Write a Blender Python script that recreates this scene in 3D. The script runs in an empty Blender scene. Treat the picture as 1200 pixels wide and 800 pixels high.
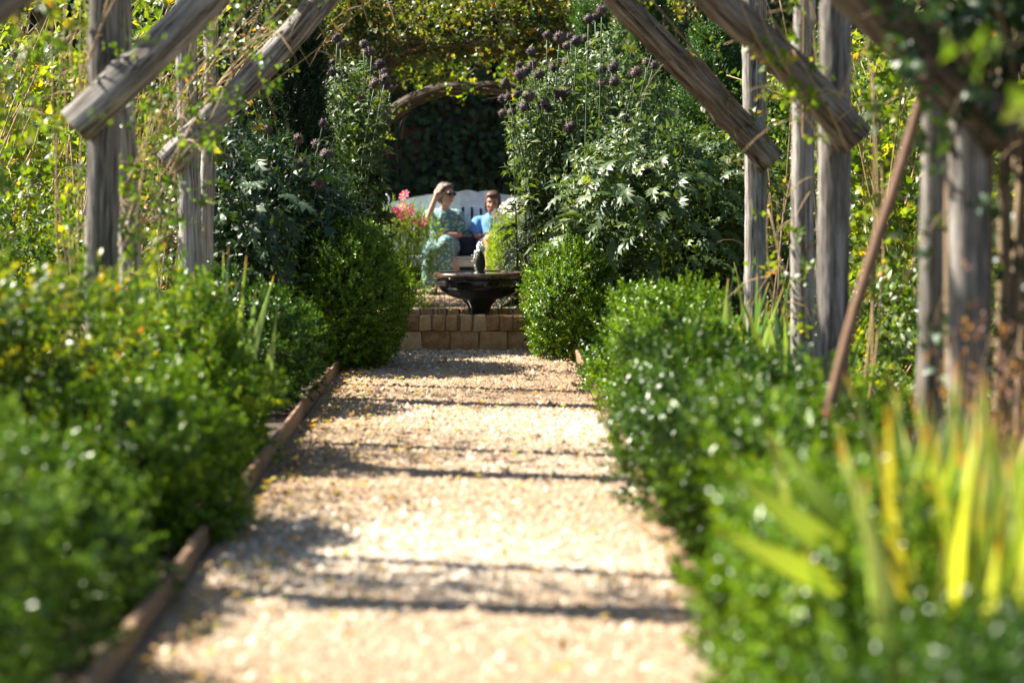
import bpy, math
import numpy as np
from mathutils import Vector, Matrix, Euler

S = bpy.context.scene
C = S.collection
R = math.radians
PI = math.pi

# ------------------------------------------------------------------ camera, sky, sun, exposure
cam_d = bpy.data.cameras.new('camera')
cam = bpy.data.objects.new('camera', cam_d)
C.objects.link(cam)
cam.location = (0, 0, 1.3)
cam.rotation_euler = (R(90 - 3.96), 0, R(-0.71))
cam_d.lens = 85
cam_d.sensor_width = 36
cam_d.clip_end = 500
cam_d.dof.use_dof = True
cam_d.dof.focus_distance = 17.7
cam_d.dof.aperture_fstop = 1.9
S.camera = cam

SUN_EL, SUN_AZ = R(43), R(-70)          # azimuth from +Y towards +X (negative: to the west of the path)
w = bpy.data.worlds.new('World')
S.world = w
w.use_nodes = True
nt = w.node_tree
bg = nt.nodes['Background']
sky = nt.nodes.new('ShaderNodeTexSky')
sky.sky_type = 'NISHITA'
sky.sun_disc = False
sky.sun_elevation = SUN_EL
sky.sun_rotation = SUN_AZ
nt.links.new(sky.outputs[0], bg.inputs[0])
bg.inputs[1].default_value = 0.05
sd = bpy.data.lights.new('sun', 'SUN')
sd.energy = 5.0
sd.angle = R(0.55)
sd.color = (1.0, 0.93, 0.82)
sun = bpy.data.objects.new('sun', sd)
C.objects.link(sun)
sv = Vector((math.sin(SUN_AZ) * math.cos(SUN_EL), math.cos(SUN_AZ) * math.cos(SUN_EL), math.sin(SUN_EL)))
sun.rotation_euler = (-sv).to_track_quat('-Z', 'Y').to_euler()
sun.location = (-10, 10, 12)
S.view_settings.view_transform = 'Standard'
S.view_settings.look = 'None'
S.view_settings.exposure = 2.0
S.view_settings.gamma = 1
S.view_settings.use_curve_mapping = False
S.render.engine = 'CYCLES'
S.cycles.use_denoising = True
S.cycles.max_bounces = 8
S.cycles.transparent_max_bounces = 8
S.cycles.sample_clamp_indirect = 6

# ------------------------------------------------------------------ helpers
def tag(o, label=None, cat=None, group=None, kind=None):
    if label: o['label'] = label
    if cat: o['category'] = cat
    if group: o['group'] = group
    if kind: o['kind'] = kind
    return o

def empty(name, loc, label=None, cat=None, group=None, rz=0):
    o = bpy.data.objects.new(name, None)
    o.empty_display_size = 0.1
    C.objects.link(o)
    o.location = loc
    o.rotation_euler = (0, 0, rz)
    return tag(o, label, cat, group)

def link(name, me, parent=None, loc=None):
    o = bpy.data.objects.new(name, me)
    C.objects.link(o)
    if parent is not None:
        o.parent = parent
    if loc is not None:
        o.location = loc
    return o

def tri_mesh(name, V, T, mat, rnd=None, smooth=False, vec=None):
    V = np.asarray(V, np.float32)
    T = np.asarray(T, np.int32)
    me = bpy.data.meshes.new(name)
    k = T.shape[1]
    me.vertices.add(len(V))
    me.vertices.foreach_set('co', V.ravel())
    me.loops.add(T.size)
    me.loops.foreach_set('vertex_index', T.ravel())
    me.polygons.add(len(T))
    me.polygons.foreach_set('loop_start', np.arange(0, T.size, k, dtype=np.int32))
    me.polygons.foreach_set('loop_total', np.full(len(T), k, np.int32))
    if smooth:
        me.polygons.foreach_set('use_smooth', np.ones(len(T), bool))
    if rnd is not None:
        a = me.attributes.new('rnd', 'FLOAT', 'POINT')
        a.data.foreach_set('value', np.asarray(rnd, np.float32))
    if vec is not None:
        a = me.attributes.new('grain', 'FLOAT_VECTOR', 'POINT')
        a.data.foreach_set('vector', np.asarray(vec, np.float32).ravel())
    me.update()
    me.validate()
    if mat: me.materials.append(mat)
    return me

def py_mesh(name, V, F, mat, smooth=False):
    me = bpy.data.meshes.new(name)
    me.from_pydata([tuple(v) for v in V], [], [tuple(f) for f in F])
    if smooth:
        me.polygons.foreach_set('use_smooth', [True] * len(me.polygons))
    me.update()
    if mat: me.materials.append(mat)
    return me

def unit(a):
    a = np.asarray(a, float)
    return a / np.maximum(np.linalg.norm(a, axis=-1, keepdims=True), 1e-9)

def sphere_dirs(n, rng, zmin=-1.0):
    z = rng.uniform(zmin, 1, n)
    p = rng.uniform(0, 2 * PI, n)
    r = np.sqrt(np.maximum(0, 1 - z * z))
    return np.stack([r * np.cos(p), r * np.sin(p), z], 1)

def perp(D, rng):
    a = rng.normal(size=D.shape)
    a -= D * (a * D).sum(1, keepdims=True)
    return unit(a)

class Bag:
    """collects triangles with one random value for each leaf"""
    def __init__(s): s.V, s.T, s.R, s.n = [], [], [], 0
    def add(s, V, T, rv):
        s.V.append(V); s.T.append(T + s.n); s.R.append(rv); s.n += len(V)
    def mesh(s, name, mat):
        return tri_mesh(name, np.concatenate(s.V), np.concatenate(s.T), mat, np.concatenate(s.R))

def leaves(bag, P, D, N, L, W, rnd, droop=0.12, fold=0.18, simple=False):
    """leaf blades: P base, D along, N upper side, L length, W width"""
    n = len(P)
    L = np.broadcast_to(L, (n,))[:, None]
    W = np.broadcast_to(W, (n,))[:, None]
    Sd = unit(np.cross(D, N))
    N = np.cross(Sd, D)
    b = P
    t = P + D * L - N * (L * droop)
    l = P + D * (L * .42) + Sd * (W * .5) + N * (W * fold)
    r = P + D * (L * .42) - Sd * (W * .5) + N * (W * fold)
    i = np.arange(n)[:, None]
    if simple:
        V = np.stack([b, r, t, l], 1).reshape(-1, 3)
        T = np.concatenate([i * 4 + np.array([[0, 1, 2]]), i * 4 + np.array([[0, 2, 3]])])
        bag.add(V, T, np.repeat(rnd, 4))
    else:
        m = P + D * (L * .55)
        V = np.stack([b, r, t, l, m], 1).reshape(-1, 3)
        T = np.concatenate([i * 5 + np.array([[0, 1, 4]]), i * 5 + np.array([[1, 2, 4]]),
                            i * 5 + np.array([[4, 2, 3]]), i * 5 + np.array([[0, 4, 3]])])
        bag.add(V, T, np.repeat(rnd, 5))

def sprigs(bag, B, D, ln, k, L, W, rng, a0=75, a1=25, simple=True, clump=0.5, droop=.12, start=.1, jit=.35):
    """shoots from B along D with k leaves each in a spiral"""
    n = len(B)
    ln = np.broadcast_to(ln, (n,))
    X = perp(D, rng)
    Y = np.cross(D, X)
    base_r = rng.random(n)
    for j in range(k):
        t = start + (1 - start) * (j + rng.random(n) * .7) / k
        ph = j * 2.4 + rng.normal(0, .35, n)
        an = np.radians(a0 + (a1 - a0) * (j / max(1, k - 1)) + rng.normal(0, 12, n))
        O = X * np.cos(ph)[:, None] + Y * np.sin(ph)[:, None]
        d = unit(D * np.cos(an)[:, None] + O * np.sin(an)[:, None] + rng.normal(0, jit * .4, (n, 3)))
        nn = unit(D * np.sin(an)[:, None] - O * np.cos(an)[:, None] + rng.normal(0, jit * .6, (n, 3)))
        s = rng.uniform(.7, 1.2, n) * (1.05 - .25 * j / k)
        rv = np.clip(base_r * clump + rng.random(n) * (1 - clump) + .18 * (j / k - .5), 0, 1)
        leaves(bag, B + D * (ln * t)[:, None], d, nn, L * s, W * s, rv, droop=droop, simple=simple)

def lump_fn(rng, n=7, amp=.16, f=(2, 6)):
    K = rng.normal(size=(n, 3)) * rng.uniform(f[0], f[1], (n, 1))
    ph = rng.uniform(0, 6.28, n)
    A = rng.uniform(.4, 1, n) * amp / math.sqrt(n) * 1.8
    return lambda U: 1 + (np.sin(U @ K.T + ph) * A).sum(1)

def tube(pts, rad, seg=8, rng=None, bump=0.0, cap=True):
    """a tapered round tube through the points; also gives the grain coordinates"""
    P = np.asarray(pts, float)
    n = len(P)
    rad = np.broadcast_to(np.asarray(rad, float), (n,))
    T = unit(np.gradient(P, axis=0))
    ref = np.array([0, 0, 1.0]) if abs(T[0][2]) < .9 else np.array([0, 1.0, 0])
    X = unit(np.cross(T, ref))
    Y = np.cross(T, X)
    th = np.arange(seg) * 2 * PI / seg
    co, si = np.cos(th), np.sin(th)
    rr = np.repeat(rad[:, None], seg, 1)
    if rng is not None and bump > 0:
        ph = rng.uniform(0, 6.28, (6,))
        s = np.concatenate([[0], np.cumsum(np.linalg.norm(np.diff(P, axis=0), axis=1))])
        f = (np.sin(2 * th[None] + ph[0] + s[:, None] * .8) * .7 + np.sin(3 * th[None] + ph[1] - s[:, None] * 1.3) * .4
             + np.sin(th[None] + ph[2] + s[:, None] * 6) * .45 + np.sin(4 * th[None] + ph[3] + 2.1 * s[:, None]) * .3)
        for kn in range(int(s[-1] * 2.2)):          # knots
            s0, t0 = rng.uniform(0, s[-1]), rng.uniform(0, 6.28)
            f = f + rng.uniform(1.2, 2.6) * np.exp(-((s[:, None] - s0) / .05) ** 2 - ((np.angle(np.exp(1j * (th[None] - t0)))) / .45) ** 2)
        rr = rr * (1 + bump * f + rng.normal(0, bump * .3, rr.shape))
    V = P[:, None] + X[:, None] * (rr * co)[..., None] + Y[:, None] * (rr * si)[..., None]
    s = np.concatenate([[0], np.cumsum(np.linalg.norm(np.diff(P, axis=0), axis=1))])
    G = np.stack([np.repeat(co[None], n, 0), np.repeat(si[None], n, 0), np.repeat(s[:, None], seg, 1)], -1)
    V = V.reshape(-1, 3)
    G = G.reshape(-1, 3)
    F = []
    for i in range(n - 1):
        for j in range(seg):
            k = (j + 1) % seg
            F.append((i * seg + j, i * seg + k, (i + 1) * seg + k, (i + 1) * seg + j))
    F = np.array(F)
    Tt = np.concatenate([F[:, [0, 1, 2]], F[:, [0, 2, 3]]])
    if cap:
        V = np.concatenate([V, P[[0]], P[[-1]]])
        G = np.concatenate([G, [[0, 0, 0]], [[0, 0, s[-1]]]])
        a = n * seg
        e0 = [(a, (j + 1) % seg, j) for j in range(seg)]
        e1 = [(a + 1, (n - 1) * seg + j, (n - 1) * seg + (j + 1) % seg) for j in range(seg)]
        Tt = np.concatenate([Tt, e0, e1])
    return V, Tt, G

def tubes_mesh(name, items, mat, seg=5, smooth=True):
    V, T, G, n = [], [], [], 0
    for pts, rad in items:
        v, t, g = tube(pts, rad, seg)
        V.append(v); T.append(t + n); G.append(g); n += len(v)
    return tri_mesh(name, np.concatenate(V), np.concatenate(T), mat, smooth=smooth, vec=np.concatenate(G))

def stems(me, parent):
    """many thin stems, too fine to pick apart one by one"""
    return tag(link('stem', me, parent), kind='stuff')

def bez(p0, p1, p2, n=10):
    t = np.linspace(0, 1, n)[:, None]
    p0, p1, p2 = map(np.asarray, (p0, p1, p2))
    return (1 - t) ** 2 * p0 + 2 * t * (1 - t) * p1 + t * t * p2

def box_vf(x0, x1, y0, y1, z0, z1):
    V = [(x0, y0, z0), (x1, y0, z0), (x1, y1, z0), (x0, y1, z0), (x0, y0, z1), (x1, y0, z1), (x1, y1, z1), (x0, y1, z1)]
    F = [(0, 3, 2, 1), (4, 5, 6, 7), (0, 1, 5, 4), (1, 2, 6, 5), (2, 3, 7, 6), (3, 0, 4, 7)]
    return V, F

def bevel_box(name, x0, x1, y0, y1, z0, z1, mat, b=.006, rng=None, rough=0):
    import bmesh
    bm = bmesh.new()
    V, F = box_vf(x0, x1, y0, y1, z0, z1)
    vs = [bm.verts.new(v) for v in V]
    for f in F: bm.faces.new([vs[i] for i in f])
    if rng is not None and rough:
        for v in bm.verts:
            v.co += Vector(rng.normal(0, rough, 3))
    bmesh.ops.bevel(bm, geom=list(bm.edges), offset=b, segments=1, affect='EDGES')
    if rng is not None and rough:
        for v in bm.verts:
            v.co += Vector(rng.normal(0, rough * .4, 3))
    me = bpy.data.meshes.new(name)
    bm.to_mesh(me); bm.free()
    if mat: me.materials.append(mat)
    return me

def lathe(profile, seg=32, gad=None):
    V, F = [], []
    for i, (r, z) in enumerate(profile):
        for j in range(seg):
            a = 2 * PI * j / seg
            rr = r * (1 + (gad(i, a) if gad else 0))
            V.append((rr * math.cos(a), rr * math.sin(a), z))
    for i in range(len(profile) - 1):
        for j in range(seg):
            k = (j + 1) % seg
            F.append((i * seg + j, i * seg + k, (i + 1) * seg + k, (i + 1) * seg + j))
    return V, F

# ------------------------------------------------------------------ materials
def new_mat(name):
    m = bpy.data.materials.new(name)
    m.use_nodes = True
    t = m.node_tree
    return m, t, t.nodes['Principled BSDF'], t.nodes['Material Output']

def ramp(t, cols, pos=None):
    n = t.nodes.new('ShaderNodeValToRGB')
    e = n.color_ramp.elements
    pos = pos or [i / (len(cols) - 1) for i in range(len(cols))]
    e[0].position, e[1].position = pos[0], pos[-1]
    e[0].color, e[1].color = (*cols[0], 1), (*cols[-1], 1)
    for c, p in zip(cols[1:-1], pos[1:-1]):
        q = e.new(p); q.color = (*c, 1)
    return n

def leaf_mat(name, cols, pos=None, trans=.4, rough=.38, spec=.5, tcol=(1.7, 1.6, .35), constant=False):
    m, t, p, o = new_mat(name)
    a = t.nodes.new('ShaderNodeAttribute'); a.attribute_name = 'rnd'
    r = ramp(t, cols, pos)
    if constant: r.color_ramp.interpolation = 'CONSTANT'
    t.links.new(a.outputs['Fac'], r.inputs[0])
    t.links.new(r.outputs[0], p.inputs['Base Color'])
    p.inputs['Roughness'].default_value = rough
    p.inputs['Specular IOR Level'].default_value = spec
    mx = t.nodes.new('ShaderNodeMix'); mx.data_type = 'RGBA'; mx.blend_type = 'MULTIPLY'
    mx.inputs['Factor'].default_value = 1
    t.links.new(r.outputs[0], mx.inputs[6])
    mx.inputs[7].default_value = (*tcol, 1)
    tr = t.nodes.new('ShaderNodeBsdfTranslucent')
    t.links.new(mx.outputs[2], tr.inputs[0])
    ms = t.nodes.new('ShaderNodeMixShader')
    ms.inputs[0].default_value = trans
    t.links.new(p.outputs[0], ms.inputs[1])
    t.links.new(tr.outputs[0], ms.inputs[2])
    t.links.new(ms.outputs[0], o.inputs[0])
    return m

def noise_mat(name, cols, pos=None, scale=8, detail=6, rough=.7, bump=.3, dist=.01, coord='Object', vscale=(1, 1, 1), spec=.4, attr=None, rand=0):
    m, t, p, o = new_mat(name)
    if attr:
        tc = t.nodes.new('ShaderNodeAttribute'); tc.attribute_name = attr; src = tc.outputs['Vector']
    else:
        tc = t.nodes.new('ShaderNodeTexCoord'); src = tc.outputs[coord]
    mp = t.nodes.new('ShaderNodeMapping'); mp.inputs['Scale'].default_value = vscale
    t.links.new(src, mp.inputs[0])
    n = t.nodes.new('ShaderNodeTexNoise')
    n.inputs['Scale'].default_value = scale
    n.inputs['Detail'].default_value = detail
    n.inputs['Roughness'].default_value = .62
    t.links.new(mp.outputs[0], n.inputs['Vector'])
    r = ramp(t, cols, pos)
    fac = n.outputs[0]
    if rand:
        oi = t.nodes.new('ShaderNodeObjectInfo')
        ma = t.nodes.new('ShaderNodeMath'); ma.operation = 'MULTIPLY_ADD'
        ma.inputs[1].default_value = rand; ma.inputs[2].default_value = -rand * .5
        t.links.new(oi.outputs['Random'], ma.inputs[0])
        ad = t.nodes.new('ShaderNodeMath'); ad.operation = 'ADD'
        t.links.new(fac, ad.inputs[0]); t.links.new(ma.outputs[0], ad.inputs[1])
        fac = ad.outputs[0]
    t.links.new(fac, r.inputs[0])
    t.links.new(r.outputs[0], p.inputs['Base Color'])
    p.inputs['Roughness'].default_value = rough
    p.inputs['Specular IOR Level'].default_value = spec
    if bump:
        b = t.nodes.new('ShaderNodeBump')
        b.inputs['Strength'].default_value = bump
        b.inputs['Distance'].default_value = dist
        t.links.new(n.outputs[0], b.inputs['Height'])
        t.links.new(b.outputs[0], p.inputs['Normal'])
    return m

def plain(name, col, rough=.5, spec=.5, metal=0):
    m, t, p, o = new_mat(name)
    n = t.nodes.new('ShaderNodeTexNoise'); n.inputs['Scale'].default_value = 14
    r = ramp(t, [tuple(c * .82 for c in col), tuple(min(1, c * 1.1) for c in col)], [.3, .7])
    tc = t.nodes.new('ShaderNodeTexCoord')
    t.links.new(tc.outputs['Object'], n.inputs['Vector'])
    t.links.new(n.outputs[0], r.inputs[0])
    t.links.new(r.outputs[0], p.inputs['Base Color'])
    p.inputs['Roughness'].default_value = rough
    p.inputs['Specular IOR Level'].default_value = spec
    p.inputs['Metallic'].default_value = metal
    return m

def glassy(name, col, rough=.05):
    m, t, p, o = new_mat(name)
    p.inputs['Base Color'].default_value = (*col, 1)
    p.inputs['Roughness'].default_value = rough
    p.inputs['Transmission Weight'].default_value = 1
    p.inputs['IOR'].default_value = 1.33
    return m

M = {}
M['earth'] = noise_mat('earth', [(.02, .013, .008), (.06, .04, .025), (.1, .07, .045)], scale=9, rough=.95, bump=.8, dist=.03)
M['path'] = noise_mat('path_sand', [(.14, .09, .052), (.245, .17, .103), (.33, .24, .152)], scale=30, detail=9, rough=.95, bump=.9, dist=.012)
M['pebble'] = leaf_mat('pebble', [(.10, .056, .03), (.22, .145, .08), (.31, .218, .132), (.385, .30, .21), (.56, .49, .39)], [0, .2, .55, .85, 1], trans=0, rough=.75, spec=.3)
def wood_mat(name, cols, moss):
    m, t, p, o = new_mat(name)
    at = t.nodes.new('ShaderNodeAttribute'); at.attribute_name = 'grain'
    def nz(sc, vs, det=6):
        mp = t.nodes.new('ShaderNodeMapping'); mp.inputs['Scale'].default_value = vs
        t.links.new(at.outputs['Vector'], mp.inputs[0])
        n = t.nodes.new('ShaderNodeTexNoise'); n.inputs['Scale'].default_value = sc; n.inputs['Detail'].default_value = det
        n.inputs['Roughness'].default_value = .65
        t.links.new(mp.outputs[0], n.inputs['Vector'])
        return n
    streak, blot, fine = nz(1, (2.6, 2.6, 3.4), 10), nz(1, (1.4, 1.4, 4.5), 6), nz(1, (9, 9, 16), 6)
    r = ramp(t, cols, [.28, .45, .58, .78])
    oi = t.nodes.new('ShaderNodeObjectInfo')
    ma = t.nodes.new('ShaderNodeMath'); ma.operation = 'MULTIPLY_ADD'; ma.inputs[1].default_value = .14
    t.links.new(oi.outputs['Random'], ma.inputs[0]); t.links.new(streak.outputs[0], ma.inputs[2])
    mb = t.nodes.new('ShaderNodeMath'); mb.operation = 'MULTIPLY_ADD'; mb.inputs[1].default_value = .22; mb.use_clamp = True
    t.links.new(fine.outputs[0], mb.inputs[0]); t.links.new(ma.outputs[0], mb.inputs[2])
    sb = t.nodes.new('ShaderNodeMath'); sb.operation = 'SUBTRACT'; sb.inputs[1].default_value = .18
    t.links.new(mb.outputs[0], sb.inputs[0])
    t.links.new(sb.outputs[0], r.inputs[0])
    mr = t.nodes.new('ShaderNodeMapRange'); mr.inputs[1].default_value = .54; mr.inputs[2].default_value = .70; mr.inputs[4].default_value = .75
    t.links.new(blot.outputs[0], mr.inputs[0])
    mx = t.nodes.new('ShaderNodeMix'); mx.data_type = 'RGBA'
    t.links.new(mr.outputs[0], mx.inputs['Factor']); t.links.new(r.outputs[0], mx.inputs[6]); mx.inputs[7].default_value = (*moss, 1)
    cr = nz(1, (2.2, 2.2, .55), 3)
    c1 = t.nodes.new('ShaderNodeMath'); c1.operation = 'SUBTRACT'; c1.inputs[1].default_value = .5
    c2 = t.nodes.new('ShaderNodeMath'); c2.operation = 'ABSOLUTE'
    c3 = t.nodes.new('ShaderNodeMapRange'); c3.inputs[1].default_value = .004; c3.inputs[2].default_value = .02
    t.links.new(cr.outputs[0], c1.inputs[0]); t.links.new(c1.outputs[0], c2.inputs[0]); t.links.new(c2.outputs[0], c3.inputs[0])
    mc = t.nodes.new('ShaderNodeMix'); mc.data_type = 'RGBA'
    t.links.new(c3.outputs[0], mc.inputs['Factor']); mc.inputs[6].default_value = (.018, .013, .009, 1); t.links.new(mx.outputs[2], mc.inputs[7])
    mh = t.nodes.new('ShaderNodeMath'); mh.operation = 'MULTIPLY'
    t.links.new(c3.outputs[0], mh.inputs[0]); t.links.new(mb.outputs[0], mh.inputs[1])
    t.links.new(mc.outputs[2], p.inputs['Base Color'])
    p.inputs['Roughness'].default_value = .88; p.inputs['Specular IOR Level'].default_value = .25
    b = t.nodes.new('ShaderNodeBump'); b.inputs['Strength'].default_value = .7; b.inputs['Distance'].default_value = .008
    t.links.new(mh.outputs[0], b.inputs['Height']); t.links.new(b.outputs[0], p.inputs['Normal'])
    return m
M['wood'] = wood_mat('weathered_wood', [(.05, .042, .034), (.175, .157, .135), (.32, .295, .265), (.46, .44, .405)], (.12, .115, .075))
M['wood_brown'] = wood_mat('brown_wood', [(.026, .018, .012), (.09, .064, .042), (.19, .145, .10), (.33, .28, .22)], (.07, .07, .025))
M['edging'] = noise_mat('edging_timber', [(.10, .055, .028), (.20, .12, .065), (.30, .2, .12)], scale=3, rough=.8, bump=.35, vscale=(8, .6, 8), rand=.2)
M['brick'] = noise_mat('brick_clay', [(.34, .17, .07), (.52, .30, .13), (.62, .40, .19), (.68, .52, .3)], [.2, .42, .62, .85], scale=16, rough=.9, bump=.6, dist=.006, rand=.5)
M['mortar'] = noise_mat('mortar', [(.16, .1, .06), (.3, .21, .13)], scale=40, rough=.95, bump=.5)
M['dark_stone'] = noise_mat('wet_dark_stone', [(.006, .005, .005), (.018, .015, .013), (.05, .035, .022)], [.3, .62, .85], scale=14, rough=.22, bump=.35, dist=.004, spec=.6)
M['rim_stone'] = noise_mat('wet_brown_stone', [(.03, .018, .01), (.09, .05, .028), (.2, .12, .07)], [.3, .55, .8], scale=18, rough=.2, bump=.35, dist=.004, spec=.7)
M['moss'] = noise_mat('mossy_stone', [(.01, .01, .006), (.022, .023, .009), (.07, .06, .02)], [.3, .6, .85], scale=30, rough=.5, bump=.6, dist=.006)
M['water'] = glassy('water', (.85, .9, .9))
M['foam'] = plain('water_foam', (.9, .92, .95), rough=.3)
M['white_paint'] = plain('white_paint', (.76, .83, .88), rough=.45)
M['stem'] = noise_mat('woody_stem', [(.06, .04, .025), (.16, .11, .06), (.3, .22, .13)], scale=12, rough=.8, bump=.2, rand=.3)
M['dry_stem'] = noise_mat('dry_stem', [(.18, .11, .05), (.34, .23, .11), (.48, .36, .2)], scale=9, rough=.75, bump=.1, rand=.3)
M['green_stem'] = noise_mat('green_stem', [(.05, .08, .03), (.09, .12, .055), (.16, .18, .09)], scale=9, rough=.6, bump=0, rand=.3)
M['wall_ivy'] = leaf_mat('ivy_leaf', [(.006, .014, .005), (.013, .03, .008), (.03, .055, .012)], trans=.2, rough=.5, spec=.25)
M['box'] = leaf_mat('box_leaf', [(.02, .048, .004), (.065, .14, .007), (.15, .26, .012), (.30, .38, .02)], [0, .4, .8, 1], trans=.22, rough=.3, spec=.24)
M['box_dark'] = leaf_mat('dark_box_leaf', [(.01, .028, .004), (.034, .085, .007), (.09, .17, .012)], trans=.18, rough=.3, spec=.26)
M['box_lime'] = leaf_mat('lime_leaf', [(.025, .07, .006), (.075, .16, .01), (.17, .28, .015), (.36, .38, .025)], [0, .38, .75, 1], trans=.3, rough=.3, spec=.26)
M['rosemary'] = leaf_mat('grey_green_leaf', [(.022, .055, .008), (.065, .14, .014), (.135, .235, .026), (.23, .32, .055)], [0, .4, .78, 1], trans=.22, rough=.3, spec=.24)
M['yellowing'] = leaf_mat('yellowing_leaf', [(.02, .05, .008), (.055, .115, .012), (.14, .2, .015), (.36, .32, .02), (.30, .13, .03)], [0, .45, .72, .93, 1], trans=.45, rough=.4)
M['climber_yellow'] = leaf_mat('yellow_climber_leaf', [(.04, .08, .012), (.085, .15, .016), (.18, .24, .02), (.42, .34, .025), (.42, .18, .03)], [0, .42, .7, .92, 1], trans=.5, rough=.42)
M['climber_mixed'] = leaf_mat('autumn_climber_leaf', [(.03, .06, .015), (.07, .11, .025), (.16, .17, .04), (.28, .19, .05), (.36, .12, .04)], [0, .4, .65, .85, 1], trans=.42, rough=.42)
M['climber_green'] = leaf_mat('green_climber_leaf', [(.02, .05, .012), (.05, .11, .02), (.12, .19, .02), (.36, .33, .03)], [0, .4, .8, 1], trans=.45, rough=.36)
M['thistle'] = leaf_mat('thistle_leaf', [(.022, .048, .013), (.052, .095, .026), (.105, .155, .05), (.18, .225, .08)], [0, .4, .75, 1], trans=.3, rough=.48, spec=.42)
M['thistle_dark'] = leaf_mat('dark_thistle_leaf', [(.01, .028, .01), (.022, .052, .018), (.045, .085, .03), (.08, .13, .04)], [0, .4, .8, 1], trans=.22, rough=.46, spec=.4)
M['yew'] = leaf_mat('yew_needle', [(.012, .04, .01), (.03, .085, .015), (.07, .15, .02)], trans=.3, rough=.42)
M['yew_dark'] = leaf_mat('dark_cypress_needle', [(.006, .018, .005), (.014, .036, .008), (.03, .06, .012)], trans=.15, rough=.5)
M['fern'] = leaf_mat('feathery_leaf', [(.08, .14, .02), (.17, .26, .03), (.3, .4, .06)], trans=.5, rough=.5)
M['tree'] = leaf_mat('tree_leaf', [(.018, .04, .01), (.04, .085, .015), (.09, .14, .02)], trans=.35, rough=.45)
M['litter'] = leaf_mat('fallen_leaf', [(.2, .1, .04), (.36, .2, .06), (.5, .36, .06), (.25, .3, .05)], trans=.2, rough=.7)
M['iron'] = noise_mat('rusty_iron', [(.07, .035, .02), (.16, .085, .048), (.28, .17, .1)], scale=14, rough=.8, bump=.5, dist=.003)
M['red_tip'] = plain('red_paint', (.26, .05, .04), rough=.75)

# ------------------------------------------------------------------ setting: ground, path, gravel
CX = -0.02                      # pool centre
POOL_Y = 18.3
PL, PR = -0.94, 0.64            # path sides
def sheet(name, x0, x1, y0, y1, z, mat, nx=1, ny=1, kind='structure', rng=None, amp=0):
    xs, ys = np.linspace(x0, x1, nx + 1), np.linspace(y0, y1, ny + 1)
    V = np.array([(x, y, z) for y in ys for x in xs], float)
    if rng is not None: V[:, 2] += rng.normal(0, amp, len(V))
    F = [(j * (nx + 1) + i, j * (nx + 1) + i + 1, (j + 1) * (nx + 1) + i + 1, (j + 1) * (nx + 1) + i) for j in range(ny) for i in range(nx)]
    return tag(link(name, tri_mesh(name, V, np.array(F), mat, smooth=True)), kind=kind)

tag(sheet('ground', -150, 150, -60, 240, 0, M['earth']), 'dark brown earth of the garden beds', 'ground')
g = sheet('gravel_path', PL, PR, 1, 28.3, .006, M['path'], 16, 270, rng=np.random.default_rng(3), amp=.0012)
tag(g, 'pale tan gravel path running between the beds', 'path')
# a round clearing of gravel about the pool
nseg = 64
Vd = [(CX, POOL_Y, .003)] + [(CX + 1.75 * math.cos(2 * PI * k / nseg), POOL_Y + 1.75 * math.sin(2 * PI * k / nseg), .003) for k in range(nseg)]
tag(link('gravel_clearing', py_mesh('gravel_clearing', Vd, [(0, k + 1, (k + 1) % nseg + 1) for k in range(nseg)], M['path'])),
    'round gravel clearing about the brick pool', 'path', kind='structure')

def gravel():
    rng = np.random.default_rng(11)
    ys = []
    n = 120000
    y = 4.8 + 22.5 * rng.random(n)
    x = rng.uniform(PL + .02, PR - .02, n)
    keep = ~((abs(x - CX) < .87) & (abs(y - POOL_Y) < .53))
    x, y = x[keep], y[keep]
    a = rng.uniform(0, 2 * PI, 9000); q = 1.72 * np.sqrt(rng.random(9000))
    x2, y2 = CX + q * np.cos(a), POOL_Y + q * np.sin(a)
    k2 = ~((abs(x2 - CX) < .87) & (abs(y2 - POOL_Y) < .53)) & ((x2 < PL) | (x2 > PR))
    x, y = np.concatenate([x, x2[k2]]), np.concatenate([y, y2[k2]])
    n = len(x)
    s = np.clip(rng.lognormal(math.log(.0066), .45, n), .0035, .024)
    O = np.array([(1, 0, 0), (.25, .95, 0), (-.85, .5, 0), (-.75, -.6, 0), (.4, -.9, 0), (.05, .05, 1)], float)
    T0 = np.array([(0, 1, 5), (1, 2, 5), (2, 3, 5), (3, 4, 5), (4, 0, 5)])
    an = rng.uniform(0, 2 * PI, n)
    c, si = np.cos(an), np.sin(an)
    Q = O[None] * (1 + rng.normal(0, .2, (n, 6, 3))) * np.stack([s * rng.uniform(.9, 1.6, n), s, s * rng.uniform(.5, 1.0, n)], 1)[:, None]
    Q[:, :5, 2] -= .004
    V = np.stack([Q[..., 0] * c[:, None] - Q[..., 1] * si[:, None] + x[:, None],
                  Q[..., 0] * si[:, None] + Q[..., 1] * c[:, None] + y[:, None],
                  Q[..., 2] + .008], -1).reshape(-1, 3)
    T = (np.arange(n)[:, None, None] * 6 + T0[None]).reshape(-1, 3)
    pf = lump_fn(rng, 12, .5, (.6, 2.6))
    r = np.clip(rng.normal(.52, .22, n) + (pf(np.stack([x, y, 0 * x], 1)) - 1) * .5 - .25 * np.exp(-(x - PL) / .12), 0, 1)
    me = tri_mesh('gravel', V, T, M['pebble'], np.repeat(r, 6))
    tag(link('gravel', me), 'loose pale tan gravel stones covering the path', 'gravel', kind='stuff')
gravel()

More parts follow.
